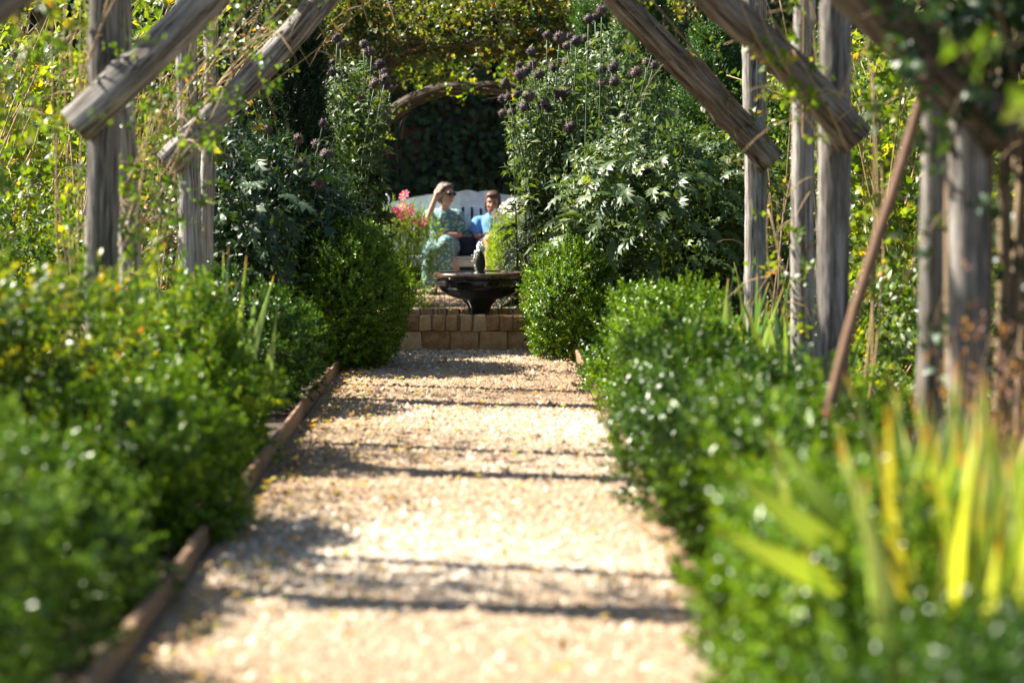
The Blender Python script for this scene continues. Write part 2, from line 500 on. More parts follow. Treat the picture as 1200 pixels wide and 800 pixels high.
def litter():
    rng = np.random.default_rng(12)
    b = Bag()
    n = 900
    x = np.where(rng.random(n) < .6, PL + np.abs(rng.normal(0, .22, n)) + .03, rng.uniform(PL, PR, n))
    P = np.stack([np.clip(x, PL + .03, PR - .03), rng.uniform(5, 17.5, n), rng.uniform(.022, .032, n)], 1)
    D = unit(np.stack([rng.normal(size=n), rng.normal(size=n), rng.normal(0, .15, n)], 1))
    leaves(b, P, D, np.tile([0, 0, 1.0], (n, 1)) + rng.normal(0, .2, (n, 3)), rng.uniform(.025, .055, n), rng.uniform(.014, .03, n), rng.random(n), droop=-.1, fold=.3)
    tag(link('leaf_litter', b.mesh('leaf_litter', M['litter'])), 'brown and yellow fallen leaves scattered on the gravel', 'fallen leaves', kind='stuff')
litter()

# ------------------------------------------------------------------ garden wall with ivy, far end
M['far_brick'], t_, p_, o_ = new_mat('garden_wall_brick')
tc_ = t_.nodes.new('ShaderNodeTexCoord')
mp_ = t_.nodes.new('ShaderNodeMapping'); mp_.inputs['Rotation'].default_value = (R(90), 0, 0)
bt_ = t_.nodes.new('ShaderNodeTexBrick')
t_.links.new(tc_.outputs['Object'], mp_.inputs[0]); t_.links.new(mp_.outputs[0], bt_.inputs[0])
bt_.inputs['Color1'].default_value = (.13, .06, .035, 1); bt_.inputs['Color2'].default_value = (.09, .04, .025, 1); bt_.inputs['Mortar'].default_value = (.12, .09, .07, 1)
bt_.inputs['Scale'].default_value = 1; bt_.inputs['Brick Width'].default_value = .225; bt_.inputs['Row Height'].default_value = .075; bt_.inputs['Mortar Size'].default_value = .008
t_.links.new(bt_.outputs[0], p_.inputs['Base Color'])
bu_ = t_.nodes.new('ShaderNodeBump'); bu_.inputs['Distance'].default_value = .01; bu_.invert = True
t_.links.new(bt_.outputs[1], bu_.inputs['Height']); t_.links.new(bu_.outputs[0], p_.inputs['Normal'])
p_.inputs['Roughness'].default_value = .9
gw = empty('garden_wall', (0, 28.6, 0), 'tall dark brick garden wall behind the white bench', 'wall')
link('brickwork', py_mesh('brickwork', *box_vf(-11, 11, 0, .3, 0, 3.5), M['far_brick']), gw)
link('coping', bevel_box('coping', -11.05, 11.05, -.06, .36, 3.5, 3.58, M['mortar'], .01), gw)

def ivy():
    rng = np.random.default_rng(21)
    e = empty('wall_ivy', (0, 28.5, 0), 'dark green ivy climbing the shaded brick wall', 'ivy')
    n = 44000
    x = rng.uniform(-9, 9, n); z = rng.uniform(.02, 3.75, n)
    f = lump_fn(rng, 9, .9, (1, 3))
    d = f(np.stack([x, z, 0 * x], 1))
    k = rng.random(n) < np.clip(d * 1.1, .45, 1)
    x, z, d = x[k], z[k], d[k]
    n = len(x)
    P = np.stack([x, -rng.random(n) * .16 * np.clip(d, .3, 1.6) - .01, z], 1)
    D = unit(np.stack([rng.normal(0, .6, n), -.35 + rng.normal(0, .2, n), -.8 + rng.normal(0, .4, n)], 1))
    N = unit(np.stack([rng.normal(0, .4, n), -np.ones(n), .35 + rng.normal(0, .4, n)], 1))
    b = Bag()
    leaves(b, P, D, N, rng.uniform(.06, .13, n), rng.uniform(.06, .11, n), rng.random(n), simple=False)
    link('foliage', b.mesh('foliage', M['wall_ivy']), e)
    its = []
    for q in range(16):
        px = rng.uniform(-6, 6)
        its.append((bez((px, -.03, 0), (px + rng.normal(0, .3), -.04, 1.2), (px + rng.normal(0, .7), -.03, rng.uniform(2.2, 3.4)), 8), np.linspace(.016, .005, 8)))
    stems(tubes_mesh('stem', its, M['stem']), e)
ivy()

# ------------------------------------------------------------------ added trees, unseen beyond the wall, closing the top and shading the far end
def tree(x, y, h, cr, label, seed, group='added unseen shade trees beyond the garden wall'):
    rng = np.random.default_rng(seed)
    e = empty('added_shade_tree', (x, y, 0), label, 'tree', group)
    its = [(bez((0, 0, 0), (rng.normal(0, .15), 0, h * .4), (rng.normal(0, .3), rng.normal(0, .3), h * .85), 12), np.linspace(.16, .04, 12))]
    for k in range(9):
        a = rng.uniform(0, 6.28); z0 = h * rng.uniform(.2, .6)
        its.append((bez((0, 0, z0), (cr * .4 * math.cos(a), cr * .4 * math.sin(a), z0 + .4), (cr * .8 * math.cos(a), cr * .8 * math.sin(a), z0 + rng.uniform(.5, 1.4)), 8), np.linspace(.07, .015, 8)))
    link('trunk', tubes_mesh('trunk', its, M['stem'], 8), e)
    b = Bag()
    nc = 60
    U = sphere_dirs(nc, rng) * (rng.random(nc) ** .4)[:, None]
    Cn = U * np.array([cr, cr, h * .4]) + np.array([0, 0, h * .6])
    for c in Cn:
        m = 55
        u = sphere_dirs(m, rng)
        P = c + u * rng.uniform(.3, 1, (m, 1)) * cr * .34
        sprigs(b, P, unit(u + [0, 0, .2] + rng.normal(0, .4, (m, 3))), .22, 6, .085, .05, rng, simple=True)
    link('crown', b.mesh('crown', M['tree']), e)
for k, a in enumerate([(-7.6, 31.6, 6.4, 1.8, 'broad green tree beyond the wall, at its western end'), (-3.9, 32.4, 7.2, 2.0, 'tall green tree beyond the wall, west of the bench'),
                       (-.2, 31.8, 6.8, 2.0, 'leafy tree beyond the wall, straight behind the bench'), (3.7, 32.2, 6.6, 1.9, 'rounded green tree beyond the wall, east of the bench'),
                       (7.4, 31.7, 6.2, 1.9, 'green tree beyond the wall, at its eastern end')]):
    tree(*a, 100 + k)

# ------------------------------------------------------------------ pergola arches
AX, HW = -0.065, 1.66
def wlog(name, p0, p1, r0, r1, parent, rng, mat, bend=.03, seg=16, bump=.06):
    p0, p1 = np.array(p0, float), np.array(p1, float)
    n = max(6, int(np.linalg.norm(p1 - p0) / .045))
    t = np.linspace(0, 1, n)[:, None]
    P = p0 + (p1 - p0) * t
    off = rng.normal(0, bend, 3)
    P = P + np.sin(PI * t) * off + np.sin(2 * PI * t) * rng.normal(0, bend * .5, 3)
    v, f, gr = tube(P, np.linspace(r0, r1, n), seg, rng, bump)
    gr = gr + rng.uniform(0, 50, 3) * np.array([0, 0, 1])
    return link(name, tri_mesh(name, v, f, mat, smooth=True, vec=gr), parent)

def arch(y0, y1, label, seed, zf=1.37, zt=2.86, hw=HW, xt=.48, rp=.07, rb=.08, left=0, zfl=0, rear=0, curved=False):
    """two timber frames, one behind the other: posts, knee braces (or bowed ribs) and a beam each"""
    rng = np.random.default_rng(seed)
    e = empty('pergola_arch', (AX, y0, 0), label, 'pergola', 'timber arches over the gravel path')
    pt = zt + .02
    for q, yy in enumerate((0, y1 - y0)):
        for s in (-1, 1):
            h = hw + (left if s < 0 else 0)
            z = zf + (zfl if s < 0 else 0)
            r = rp * (1.0 if q == 0 else .75)
            xo = rear if (q and s > 0) else 0
            wlog('post', (s * h + xo, yy, -.05), (s * h + xo + rng.normal(0, .02), yy + rng.normal(0, .02), pt), r * 1.08, r * .92, e, rng, M['wood'], .016)
            yo = yy - r * .7 - rb * .5
            if curved:
                n = 34
                P = bez((s * (h - .02), yo, z), (s * h * .62, yo, zt + .12), (-s * .05, yo + .03, zt), n)
                v, f, gr = tube(P, np.linspace(rb, rb * .8, n), 14, rng, .08)
                link('rib', tri_mesh('rib', v, f, M['wood_brown'], smooth=True, vec=gr), e)
            elif q == 0:
                wlog('brace', (s * (h + .10), yo, z), (s * (xt - .08 + (left if s < 0 else 0)), yo + .06, zt + .02), rb * 1.04, rb * .88, e, rng,
                     M['wood'] if s < 0 else M['wood_brown'], .04, 18, .085)
        if curved: continue
        wlog('beam', (-hw - left - .15, yy - rp * .5, zt + .04), (hw + .15, yy - rp * .5, zt + .05), rp * .95, rp * .9, e, rng, M['wood_brown'], .02)
    for s in (-1, 1):
        h = hw + (left if s < 0 else 0)
        wlog('rail', (s * h, -.2, zt + .1), (s * h, y1 - y0 + .25, zt + .1), rp * .7, rp * .65, e, rng, M['wood'], .01, 10)
    return e
arch(7.85, 8.62, 'rustic timber arch over the path with a rusty pole leaning on it', 31, zf=1.42, zt=2.86, rp=.062, rb=.078, left=.2, zfl=.08)
arch(11.0, 11.95, 'rustic grey timber arch standing beside the yellowing shrub and the grey-green iris', 32, zf=1.45, zt=2.84, rp=.072, rb=.082, zfl=.06)
arch(14.2, 15.15, 'rustic timber arch just before the two box balls', 33, zf=1.36, zt=2.84, rp=.064, rb=.078, rear=.13)
arch(22.3, 23.2, 'timber arch beyond the fountain, thickly grown over with autumn climber', 34, zf=1.35, zt=2.5, rp=.06, rb=.065, curved=True)
arch(24.9, 25.5, 'low bowed timber arch right before the white bench', 35, zf=1.35, zt=2.17, hw=1.32, rp=.055, rb=.075, curved=True)

# ------------------------------------------------------------------ timber edging boards
def boards():
    rng = np.random.default_rng(41)
    words_l = ['ahead of the grey-green bush', 'under the grey-green bush', 'between the grey-green bush and the low green bush', 'under the lime green bush', 'beside the dark glossy bush', 'ending at the box ball by the pool']
    words_r = ['beneath the glossy bush with the drooping strap leaf', 'between the two nearer glossy bushes', 'beneath the dark bush before the leaning pole', 'beneath the speckled glossy bush', 'beside the speckled glossy bush', 'ending at the box ball east of the pool']
    ends = [3.2, 5.6, 8.0, 10.4, 12.7, 15.0, 17.1]
    for s, x, ws in ((-1, PL - .02, words_l), (1, PR + .02, words_r)):
        for k in range(6):
            a, b = ends[k] + .008, ends[k + 1] - .008
            h = rng.uniform(.075, .1)
            me = bevel_box('edging_board', -.012, .012, -(b - a) / 2, (b - a) / 2, -.06, h, M['edging'], .004, rng, .003)
            o = link('edging_board', me, None, (x + rng.normal(0, .006), (a + b) / 2, 0))
            o.rotation_euler = (rng.normal(0, .003), rng.normal(0, .04), rng.normal(0, .004))
            tag(o, 'brown edging board %s, %s side' % (ws[k], 'west' if s < 0 else 'east'), 'edging board', 'timber boards edging the path')
            
boards()

# ------------------------------------------------------------------ brick pool and fountain
def pool():
    rng = np.random.default_rng(51)
    hw, hd, th = .85, .5, .105
    e = empty('brick_pool', (CX, POOL_Y, 0), 'low rectangular brick pool round the dark fountain', 'pool')
    # core of mortar, a ring just inside the brick faces
    V, F = [], []
    for (a, b, c, d) in ((-hw + .012, hw - .012, -hd + .012, -hd + th - .012), (-hw + .012, hw - .012, hd - th + .012, hd - .012),
                         (-hw + .012, -hw + th - .012, -hd + th - .012, hd - th + .012), (hw - th + .012, hw - .012, -hd + th - .012, hd - th + .012)):
        v, f = box_vf(a, b, c, d, .0, .258)
        F += [tuple(i + len(V) for i in q) for q in f]; V += v
    link('mortar', py_mesh('mortar', V, F, M['mortar']), e)
    low = [bevel_box('brick', -.103, .103, -th / 2, th / 2, -.067, .067, M['brick'], .007, rng, .0035) for _ in range(5)]
    top = [bevel_box('brick', -.0455, .0455, -th / 2 - .003, th / 2 + .003, -.061, .061, M['brick'], .009, rng, .0045) for _ in range(6)]
    def put(me, x, y, z, rz):
        o = link('brick', me, e, (x + rng.normal(0, .002), y + rng.normal(0, .003), z + rng.normal(0, .0025)))
        o.rotation_euler = (rng.normal(0, .012), rng.normal(0, .015), rz + rng.normal(0, .01) + (PI if rng.random() < .5 else 0))
    for sy in (-1, 1):
        yy = sy * (hd - th / 2)
        for k in range(8):
            put(low[rng.integers(5)], -hw + .106 + k * .2126, yy, .068, 0)
        for k in range(17):
            put(top[rng.integers(6)], -hw + .05 + k * .1, yy, .201, 0)
    for sx in (-1, 1):
        xx = sx * (hw - th / 2)
        for k in range(3):
            put(low[rng.integers(5)], xx, -.26 + k * .26 * 1.0, .068, PI / 2)
        for k in range(8):
            put(top[rng.integers(6)], xx, -.336 + k * .096, .201, PI / 2)
    v, f = box_vf(-hw + th, hw - th, -hd + th, hd - th, .02, .175)
    link('water', py_mesh('water', v, f, M['water']), e)
    v, f = box_vf(-hw + th, hw - th, -hd + th, hd - th, .004, .016)
    link('pool_floor', py_mesh('pool_floor', v, f, M['dark_stone']), e)
pool()

def fountain():
    rng = np.random.default_rng(52)
    e = empty('fountain', (CX, POOL_Y, 0.016), 'dark wet stone fountain bowl on a pedestal within the brick pool', 'fountain')
    ped = [(.001, 0), (.15, 0), (.15, .06), (.12, .08), (.085, .11), (.07, .16), (.072, .23), (.09, .29), (.12, .325), (.13, .345)]
    v, f = lathe(ped, 40, lambda i, a: .03 * math.cos(8 * a) if i > 3 else 0)
    link('pedestal', py_mesh('pedestal', v, f, M['dark_stone'], True), e)
    bowl = [(.001, .335), (.12, .335), (.17, .345), (.23, .365), (.28, .395), (.312, .43), (.325, .465), (.325, .485), (.318, .5)]
    v, f = lathe(bowl, 72, lambda i, a: .022 * abs(math.cos(9 * a)) if 2 <= i <= 6 else 0)
    bo = link('bowl', py_mesh('bowl', v, f, M['dark_stone'], True), e)
    rim = [(.30, .49), (.332, .495), (.347, .505), (.35, .522), (.344, .535), (.338, .542), (.325, .546), (.305, .543), (.298, .53), (.29, .49), (.2, .45), (.001, .44)]
    v, f = lathe(rim, 72)
    link('rim', py_mesh('rim', v, f, M['rim_stone'], True), bo)
    v, f = lathe([(.001, .538), (.15, .538), (.297, .538), (.297, .534)], 48)
    link('water', py_mesh('water', v, f, M['water'], True), bo)
    fin = [(.001, .43), (.06, .44), (.045, .54), (.03, .548), (.038, .565), (.045, .59), (.044, .625), (.038, .655), (.028, .68), (.018, .695), (.001, .70)]
    v, f = lathe(fin, 24, lambda i, a: .07 * math.cos(8 * a + i * .8) if 3 < i < 9 else 0)
    link('finial', py_mesh('finial', v, f, M['moss'], True), e)
    # plume of splashing water on the finial: many small drops joined
    b = Bag()
    V, T, n = [], [], 0
    O = np.array([(1, 0, 0), (-1, 0, 0), (0, 1, 0), (0, -1, 0), (0, 0, 1), (0, 0, -1)], float)
    T0 = np.array([(0, 2, 4), (2, 1, 4), (1, 3, 4), (3, 0, 4), (2, 0, 5), (1, 2, 5), (3, 1, 5), (0, 3, 5)])
    for k in range(150):
        h = rng.random() ** .8
        s = rng.uniform(.004, .011)
        c = np.array([rng.normal(.005, .013 * (1.2 - h * .4)), rng.normal(0, .014), .695 + h * .07])
        if k > 128: c = np.array([rng.normal(-.035, .012), rng.normal(-.02, .01), rng.uniform(.58, .7)]); s *= .6
        V.append(c + O * s * (1 + rng.normal(0, .2, (6, 3)))); T.append(T0 + n); n += 6
    link('splash', tri_mesh('splash', np.concatenate(V), np.concatenate(T), M['foam'], smooth=True), e)
    for k in range(22):
        a = rng.uniform(0, 2 * PI)
        r = .352
        x, y = r * math.cos(a), r * math.sin(a)
        zt = .51
        pts = [(x, y, zt), (x * 1.015, y * 1.015, zt - .1), (x * 1.02, y * 1.02, .17)]
        v, t, g_ = tube(pts, [rng.uniform(.002, .0035), .0018, .0014], 5)
        link('water_trickle', tri_mesh('water_trickle', v, t, M['water'], smooth=True), e)
fountain()

# ------------------------------------------------------------------ plants
def shrub(name, label, cat, x, y, rx, ry, h, mat, n, k, L, W, seed, z0=0.0, lump=.2, up=.55, sl=.11, a0=75, a1=25, group=None, simple=True,
          shell=.55, clump=.5, flat=1.0, jit=.35, stem_mat='stem', zmin=-.75):
    rng = np.random.default_rng(seed)
    e = empty(name, (x, y, 0), label, cat, group)
    f = lump_fn(rng, 9, lump, (2.0, 5.5))
    U = sphere_dirs(n, rng, zmin)
    hz = h * .55
    U2 = U.copy(); U2[:, :2] = np.sign(U[:, :2]) * np.abs(U[:, :2]) ** flat
    q = shell + (1 - shell) * rng.random(n) ** .6
    B = U2 * (f(U) * q)[:, None] * np.array([rx, ry, hz]) + np.array([0, 0, z0 + h - hz])
    B[:, 2] -= sl * .55
    B[:, 2] = np.maximum(B[:, 2], .015)
    D = unit(U * np.array([1, 1, .8]) + np.array([0, 0, up]) + rng.normal(0, .35, (n, 3)))
    b = Bag()
    sprigs(b, B, D, sl * rng.uniform(.7, 1.35, n), k, L, W, rng, a0, a1, simple=simple, clump=clump, jit=jit)
    link('foliage', b.mesh('foliage', M[mat]), e)
    its = []
    for q in range(14):
        u = sphere_dirs(1, rng, .0)[0]
        p2 = u * np.array([rx, ry, hz]) * .8 + np.array([0, 0, z0 + h - hz])
        p0 = np.array([rng.normal(0, rx * .12), rng.normal(0, ry * .12), -.02])
        its.append((bez(p0, p0 * .5 + p2 * .5 + [0, 0, .1], p2, 7), np.linspace(.011, .003, 7)))
    stems(tubes_mesh('stem', its, M[stem_mat]), e)
    return e

# west side of the path, front to back
shrub('lavender_bush', 'large grey-green needle-leaved bush sprawling over the west edging board', 'bush', -1.66, 5.8, .62, .85, .74, 'rosemary', 3400, 10, .031, .018, 201, lump=.2, up=.35, sl=.075, shell=.66, clump=.6)
shrub('glossy_bush', 'small bright bush filling the gap between the grey-green bush and the leaning one', 'bush', -1.32, 7.2, .26, .45, .48, 'rosemary', 1500, 11, .028, .018, 208, lump=.2, up=.35, sl=.075, shell=.66, clump=.6)
shrub('glossy_bush', 'low green bush leaning over the board next to the grey-green bush', 'bush', -1.22, 8.6, .34, .5, .58, 'box', 2300, 11, .028, .018, 202, lump=.2, up=.35, sl=.075, shell=.66, clump=.6)
shrub('yellowing_shrub', 'broad shrub with yellowing leaves before the grey west arch post', 'shrub', -2.0, 9.3, .62, .8, 1.02, 'yellowing', 2300, 9, .045, .029, 203, lump=.3, up=.7, sl=.14, simple=False, shell=.45)
shrub('lime_bush', 'bright lime green bush with yellow tips beneath the western iris clump', 'bush', -1.38, 10.9, .38, .6, .76, 'box_lime', 2500, 11, .028, .018, 204, lump=.2, up=.35, sl=.075, shell=.66, clump=.6)
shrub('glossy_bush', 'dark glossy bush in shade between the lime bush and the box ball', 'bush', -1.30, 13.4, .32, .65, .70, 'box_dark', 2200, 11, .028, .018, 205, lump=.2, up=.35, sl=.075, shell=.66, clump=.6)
shrub('box_ball', 'big dark clipped box ball overhanging the path west of the pool', 'box bush', -.96, 16.3, .41, .60, 1.02, 'box', 5200, 11, .021, .014, 206, z0=.03, lump=.09, up=.4, sl=.06, shell=.55, zmin=-.9)
shrub('box_ball', 'second dark box ball joined behind the big one, towards the pool', 'box bush', -1.08, 17.35, .26, .3, .86, 'box', 1700, 11, .022, .014, 207, z0=.1, lump=.12, up=.45, sl=.08, shell=.6)
# east side, front to back
shrub('glossy_bush', 'rounded glossy green bush with a drooping strap leaf lying across it', 'bush', .90, 5.8, .31, .62, .55, 'box', 2900, 11, .027, .018, 211, lump=.2, up=.35, sl=.075, shell=.66, clump=.6)
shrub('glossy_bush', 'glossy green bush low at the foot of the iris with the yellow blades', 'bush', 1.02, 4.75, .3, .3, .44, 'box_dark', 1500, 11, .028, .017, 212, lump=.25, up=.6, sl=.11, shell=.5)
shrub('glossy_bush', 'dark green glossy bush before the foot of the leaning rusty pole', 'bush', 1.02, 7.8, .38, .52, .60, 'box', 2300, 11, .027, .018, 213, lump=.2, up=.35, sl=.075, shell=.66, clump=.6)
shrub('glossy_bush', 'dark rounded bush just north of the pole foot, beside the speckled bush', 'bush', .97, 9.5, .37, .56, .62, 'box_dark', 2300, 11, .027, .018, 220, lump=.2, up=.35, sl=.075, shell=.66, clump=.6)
shrub('glossy_bush', 'speckled grey-green glossy bush below the big thistle clump', 'bush', 1.0, 11.2, .37, .56, .68, 'rosemary', 2200, 11, .027, .017, 214, lump=.2, up=.35, sl=.075, shell=.66, clump=.6)
shrub('glossy_bush', 'green bush with lime tips beside the eastern iris blades', 'bush', 1.0, 12.8, .36, .6, .70, 'box', 2200, 11, .027, .017, 221, lump=.2, up=.35, sl=.075, shell=.66, clump=.6)
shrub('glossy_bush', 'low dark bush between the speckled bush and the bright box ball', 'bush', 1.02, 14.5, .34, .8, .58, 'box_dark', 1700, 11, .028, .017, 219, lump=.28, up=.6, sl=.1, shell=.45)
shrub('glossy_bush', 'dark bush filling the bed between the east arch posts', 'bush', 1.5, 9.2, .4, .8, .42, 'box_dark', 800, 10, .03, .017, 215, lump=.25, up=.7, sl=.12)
shrub('box_ball', 'bright green box ball east of the pool with pale shoots', 'box bush', .62, 16.95, .29, .34, .80, 'box', 2600, 11, .022, .014, 216, lump=.12, up=.45, sl=.07, shell=.55, clump=.7)
shrub('yellow_shrub', 'small shrub with yellow-gold leaves above the bright box ball', 'shrub', .70, 17.75, .3, .26, .94, 'yellowing', 700, 9, .034, .02, 217, lump=.2, up=.7, sl=.13)
shrub('box_ball', 'small very dark box ball beyond the fountain, below the white daisies', 'box bush', .46, 21.2, .27, .3, .86, 'yew_dark', 1100, 11, .022, .012, 218, lump=.1, up=.45, sl=.09, shell=.6)
# background shrubs closing the view at both sides
for k, a in enumerate([
    ('tall sunny green shrub between the western climber screen and the wall', -4.6, 22.6, 1.3, 1.1, 2.7, 'climber_green', 1700),
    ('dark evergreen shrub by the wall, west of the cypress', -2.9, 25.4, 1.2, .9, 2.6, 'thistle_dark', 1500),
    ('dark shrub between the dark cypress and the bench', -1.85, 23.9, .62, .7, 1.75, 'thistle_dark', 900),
    ('green shrub in the bed far west of the mid arch', -3.0, 15.6, .7, .8, 1.25, 'yellowing', 900),
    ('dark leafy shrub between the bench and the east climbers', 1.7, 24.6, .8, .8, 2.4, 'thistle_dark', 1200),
    ('tall leafy green shrub by the wall at the far east', 4.4, 24.4, 1.4, 1.1, 2.9, 'climber_green', 1700),
    ('leafy yellow-green shrub behind the east arch posts', 3.25, 17.6, .85, 1.0, 2.35, 'climber_green', 1500),
    ('bushy green shrub between the arch posts and the east wall shrubs', 2.75, 20.6, .75, .8, 2.6, 'climber_green', 1300),
    ('low mixed shrub at the foot of the eastern climber', 2.55, 13.2, .55, .8, .9, 'yellowing', 700)]):
    lab, x, y, rx, ry, h, m, n = a
    shrub('garden_shrub', lab, 'shrub', x, y, rx, ry, h, m, n, 9, .06, .034, 230 + k, lump=.25, up=.4, sl=.22, simple=False, shell=.45)

# conifers
def conifer(name, label, x, y, r, h, mat, n, seed, taper=.5):
    rng = np.random.default_rng(seed)
    e = empty(name, (x, y, 0), label, 'conifer')
    z = rng.random(n) * h
    rad = r * np.clip((1 - z / h), 0, 1) ** taper * (.75 + .25 * np.minimum(1, z / (.25 * h)))
    a = rng.uniform(0, 2 * PI, n)
    f = 1 + .12 * np.sin(5 * a + z * 2) + .1 * np.sin(3 * a - z * 4)
    q = (.55 + .45 * rng.random(n) ** .5) * f
    B = np.stack([rad * q * np.cos(a), rad * q * np.sin(a), z - .08], 1)
    B[:, 2] = np.maximum(B[:, 2], .02)
    D = unit(np.stack([np.cos(a), np.sin(a), np.full(n, 1.3)], 1) + rng.normal(0, .28, (n, 3)))
    b = Bag()
    sprigs(b, B, D, rng.uniform(.1, .24, n), 16, .042, .011, rng, 50, 25)
    link('crown', b.mesh('crown', M[mat]), e)
    link('trunk', tubes_mesh('trunk', [(bez((0, 0, -.02), (.02, 0, h * .5), (0, 0, h * .93), 8), np.linspace(.05, .01, 8))], M['stem'], 8), e)
conifer('cypress', 'narrow dark cypress column behind the western thistles', -1.42, 18.1, .25, 2.9, 'yew_dark', 5200, 241, .3)
conifer('yew', 'upright green yew behind the eastern thistle clump', 1.42, 21.3, .52, 2.95, 'yew', 4200, 242, .5)
conifer('yew', 'blue-green yew close behind the east arch brace', 1.98, 20.6, .5, 2.55, 'yew', 3600, 243, .5)
conifer('yew', 'slim green yew rising out of the eastern thistle clump', .98, 21.6, .32, 2.8, 'yew', 2400, 244, .5)

# globe thistles
def thistle_head_mesh(seed):
    rng = np.random.default_rng(seed)
    V, T, n = [], [], 0
    for d in sphere_dirs(120, rng):
        p = perp(d[None], rng)[0]; q = np.cross(d, p)
        L = rng.uniform(.85, 1.1)
        V += [d * .45 + p * .12, d * .45 - p * .06 + q * .1, d * .45 - p * .06 - q * .1, d * L]
        T += [(n, n + 1, n + 3), (n + 1, n + 2, n + 3), (n + 2, n, n + 3)]
        n += 4
    U = sphere_dirs(1, rng)
    ph = 8
    base = len(V)
    for i in range(1, 6):
        for j in range(ph):
            a, bb = PI * i / 6, 2 * PI * j / ph
            V.append(np.array([math.sin(a) * math.cos(bb), math.sin(a) * math.sin(bb), math.cos(a)]) * .62)
    for i in range(4):
        for j in range(ph):
            a0, a1 = base + i * ph + j, base + i * ph + (j + 1) % ph
            T += [(a0, a0 + ph, a1), (a1, a0 + ph, a1 + ph)]
    return np.array(V), np.array(T)
M['head'] = noise_mat('thistle_head', [(.04, .025, .036), (.09, .06, .062), (.18, .12, .09)], scale=3, rough=.75, bump=0, rand=.5)
HEADS = []
for k in range(4):
    v, t = thistle_head_mesh(300 + k)
    HEADS.append(tri_mesh('flower_head', v, t, M['head']))

def lobed_leaf(seed, mat):
    """a big cut leaf, arching, with pointed side lobes; length 1 along +X"""
    rng = np.random.default_rng(seed)
    V, T = [], []
    n = 7
    xs = np.linspace(0, 1, n)
    zc = lambda x: .16 * math.sin(PI * x * .7) - .38 * x * x
    for x in xs: V.append((x, 0, zc(x)))
    for s in (-1, 1):
        for i in range(n - 1):
            w = .28 * math.sin(PI * (.12 + .8 * (i + .5) / (n - 1))) * rng.uniform(.8, 1.15)
            xm = xs[i] + (xs[i + 1] - xs[i]) * 1.15
            a = len(V)
            V.append((xs[i] + .045, s * w * .33, zc(xs[i]) + .03))
            V.append((xm + .05, s * w, zc(xm) - .06 * rng.random()))
            tri = [(i, i + 1, a), (a, i + 1, a + 1)]
            T += tri if s < 0 else [t[::-1] for t in tri]
    me = tri_mesh('leaf', np.array(V), np.array(T), mat, np.full(len(V), rng.random()))
    return me

def thistle(label, heads, foot, foot_r, mat, seed, big, nspr, body=None, head_r=.053):
    """heads in world places; stems rise from the foot and bend to each head"""
    rng = np.random.default_rng(seed)
    fx, fy = foot
    e = empty('globe_thistle', (fx, fy, 0), label, 'thistle')
    b = Bag()
    its, stations = [], []
    for (hx, hy, hz) in heads:
        h = np.array([hx - fx, hy - fy, hz])
        p0 = np.array([h[0] * .55 + rng.normal(0, .1), h[1] * .6 + rng.normal(0, .12), -.02])
        pts = bez(p0, (p0 + h) * .5 + np.array([-(h[0] - p0[0]) * .25, 0, .15]), h, 12)
        its.append((pts, np.linspace(.009, .0045, 12)))
        o = link('flower_head', HEADS[rng.integers(4)], e, tuple(h))
        s = head_r * rng.uniform(.68, 1.12)
        o.scale = (s, s, s * rng.uniform(.9, 1.05))
        o.rotation_euler = tuple(rng.uniform(0, 6.28, 3))
        for t in np.linspace(.25, .93, 10):
            i = int(t * 11); stations.append((pts[i], t))
    stems(tubes_mesh('stem', its, M['green_stem']), e)
    P = np.array([s[0] for s in stations]); tt = np.array([s[1] for s in stations])
    # small leaves up the stems
    for rep in range(7):
        n = len(P)
        a = rng.uniform(0, 2 * PI, n)
        D = unit(np.stack([np.cos(a), np.sin(a), rng.normal(.1, .35, n)], 1))
        N = unit(np.array([0, 0, 1.0]) + rng.normal(0, .35, (n, 3)))
        Ls = (.2 - .13 * tt) * rng.uniform(.6, 1.1, n)
        leaves(b, P + rng.normal(0, .02, (n, 3)), D, N, Ls, Ls * .38, rng.random(n), droop=.35)
    # leafy body
    for (cx, cy, cz, rx, ry, rz, m) in (body or []):
        U = sphere_dirs(m, rng, -.9)
        f = lump_fn(rng, 8, .2, (2, 5))
        B = np.array([cx - fx, cy - fy, cz]) + U * np.array([rx, ry, rz]) * (f(U) * (.5 + .5 * rng.random(m) ** .5))[:, None]
        B[:, 2] = np.maximum(B[:, 2], .03)
        D = unit(U * [1, 1, .3] + [0, 0, .35] + rng.normal(0, .4, (m, 3)))
        sprigs(b, B, D, .16, 7, .075, .03, rng, 85, 35, simple=False, droop=.35)
    link('foliage', b.mesh('foliage', M[mat]), e)
    lm = [lobed_leaf(seed * 7 + q, M[mat]) for q in range(5)]
    for (cx, cy, cz, rx, ry, rz, cnt) in big:
        for q in range(cnt):
            u = sphere_dirs(1, rng, -.6)[0]
            if u[1] > .25: u[1] *= -1
            p = np.array([cx - fx, cy - fy, cz]) + u * np.array([rx, ry, rz])
            o = link('leaf', lm[rng.integers(5)], e, (p[0], p[1], max(.05, p[2])))
            o.rotation_euler = (rng.normal(0, .35), rng.normal(.1, .35), math.atan2(u[1], u[0]) + rng.normal(0, .5))
            s = rng.uniform(.14, .25)
            o.scale = (s, s, s)
    return e
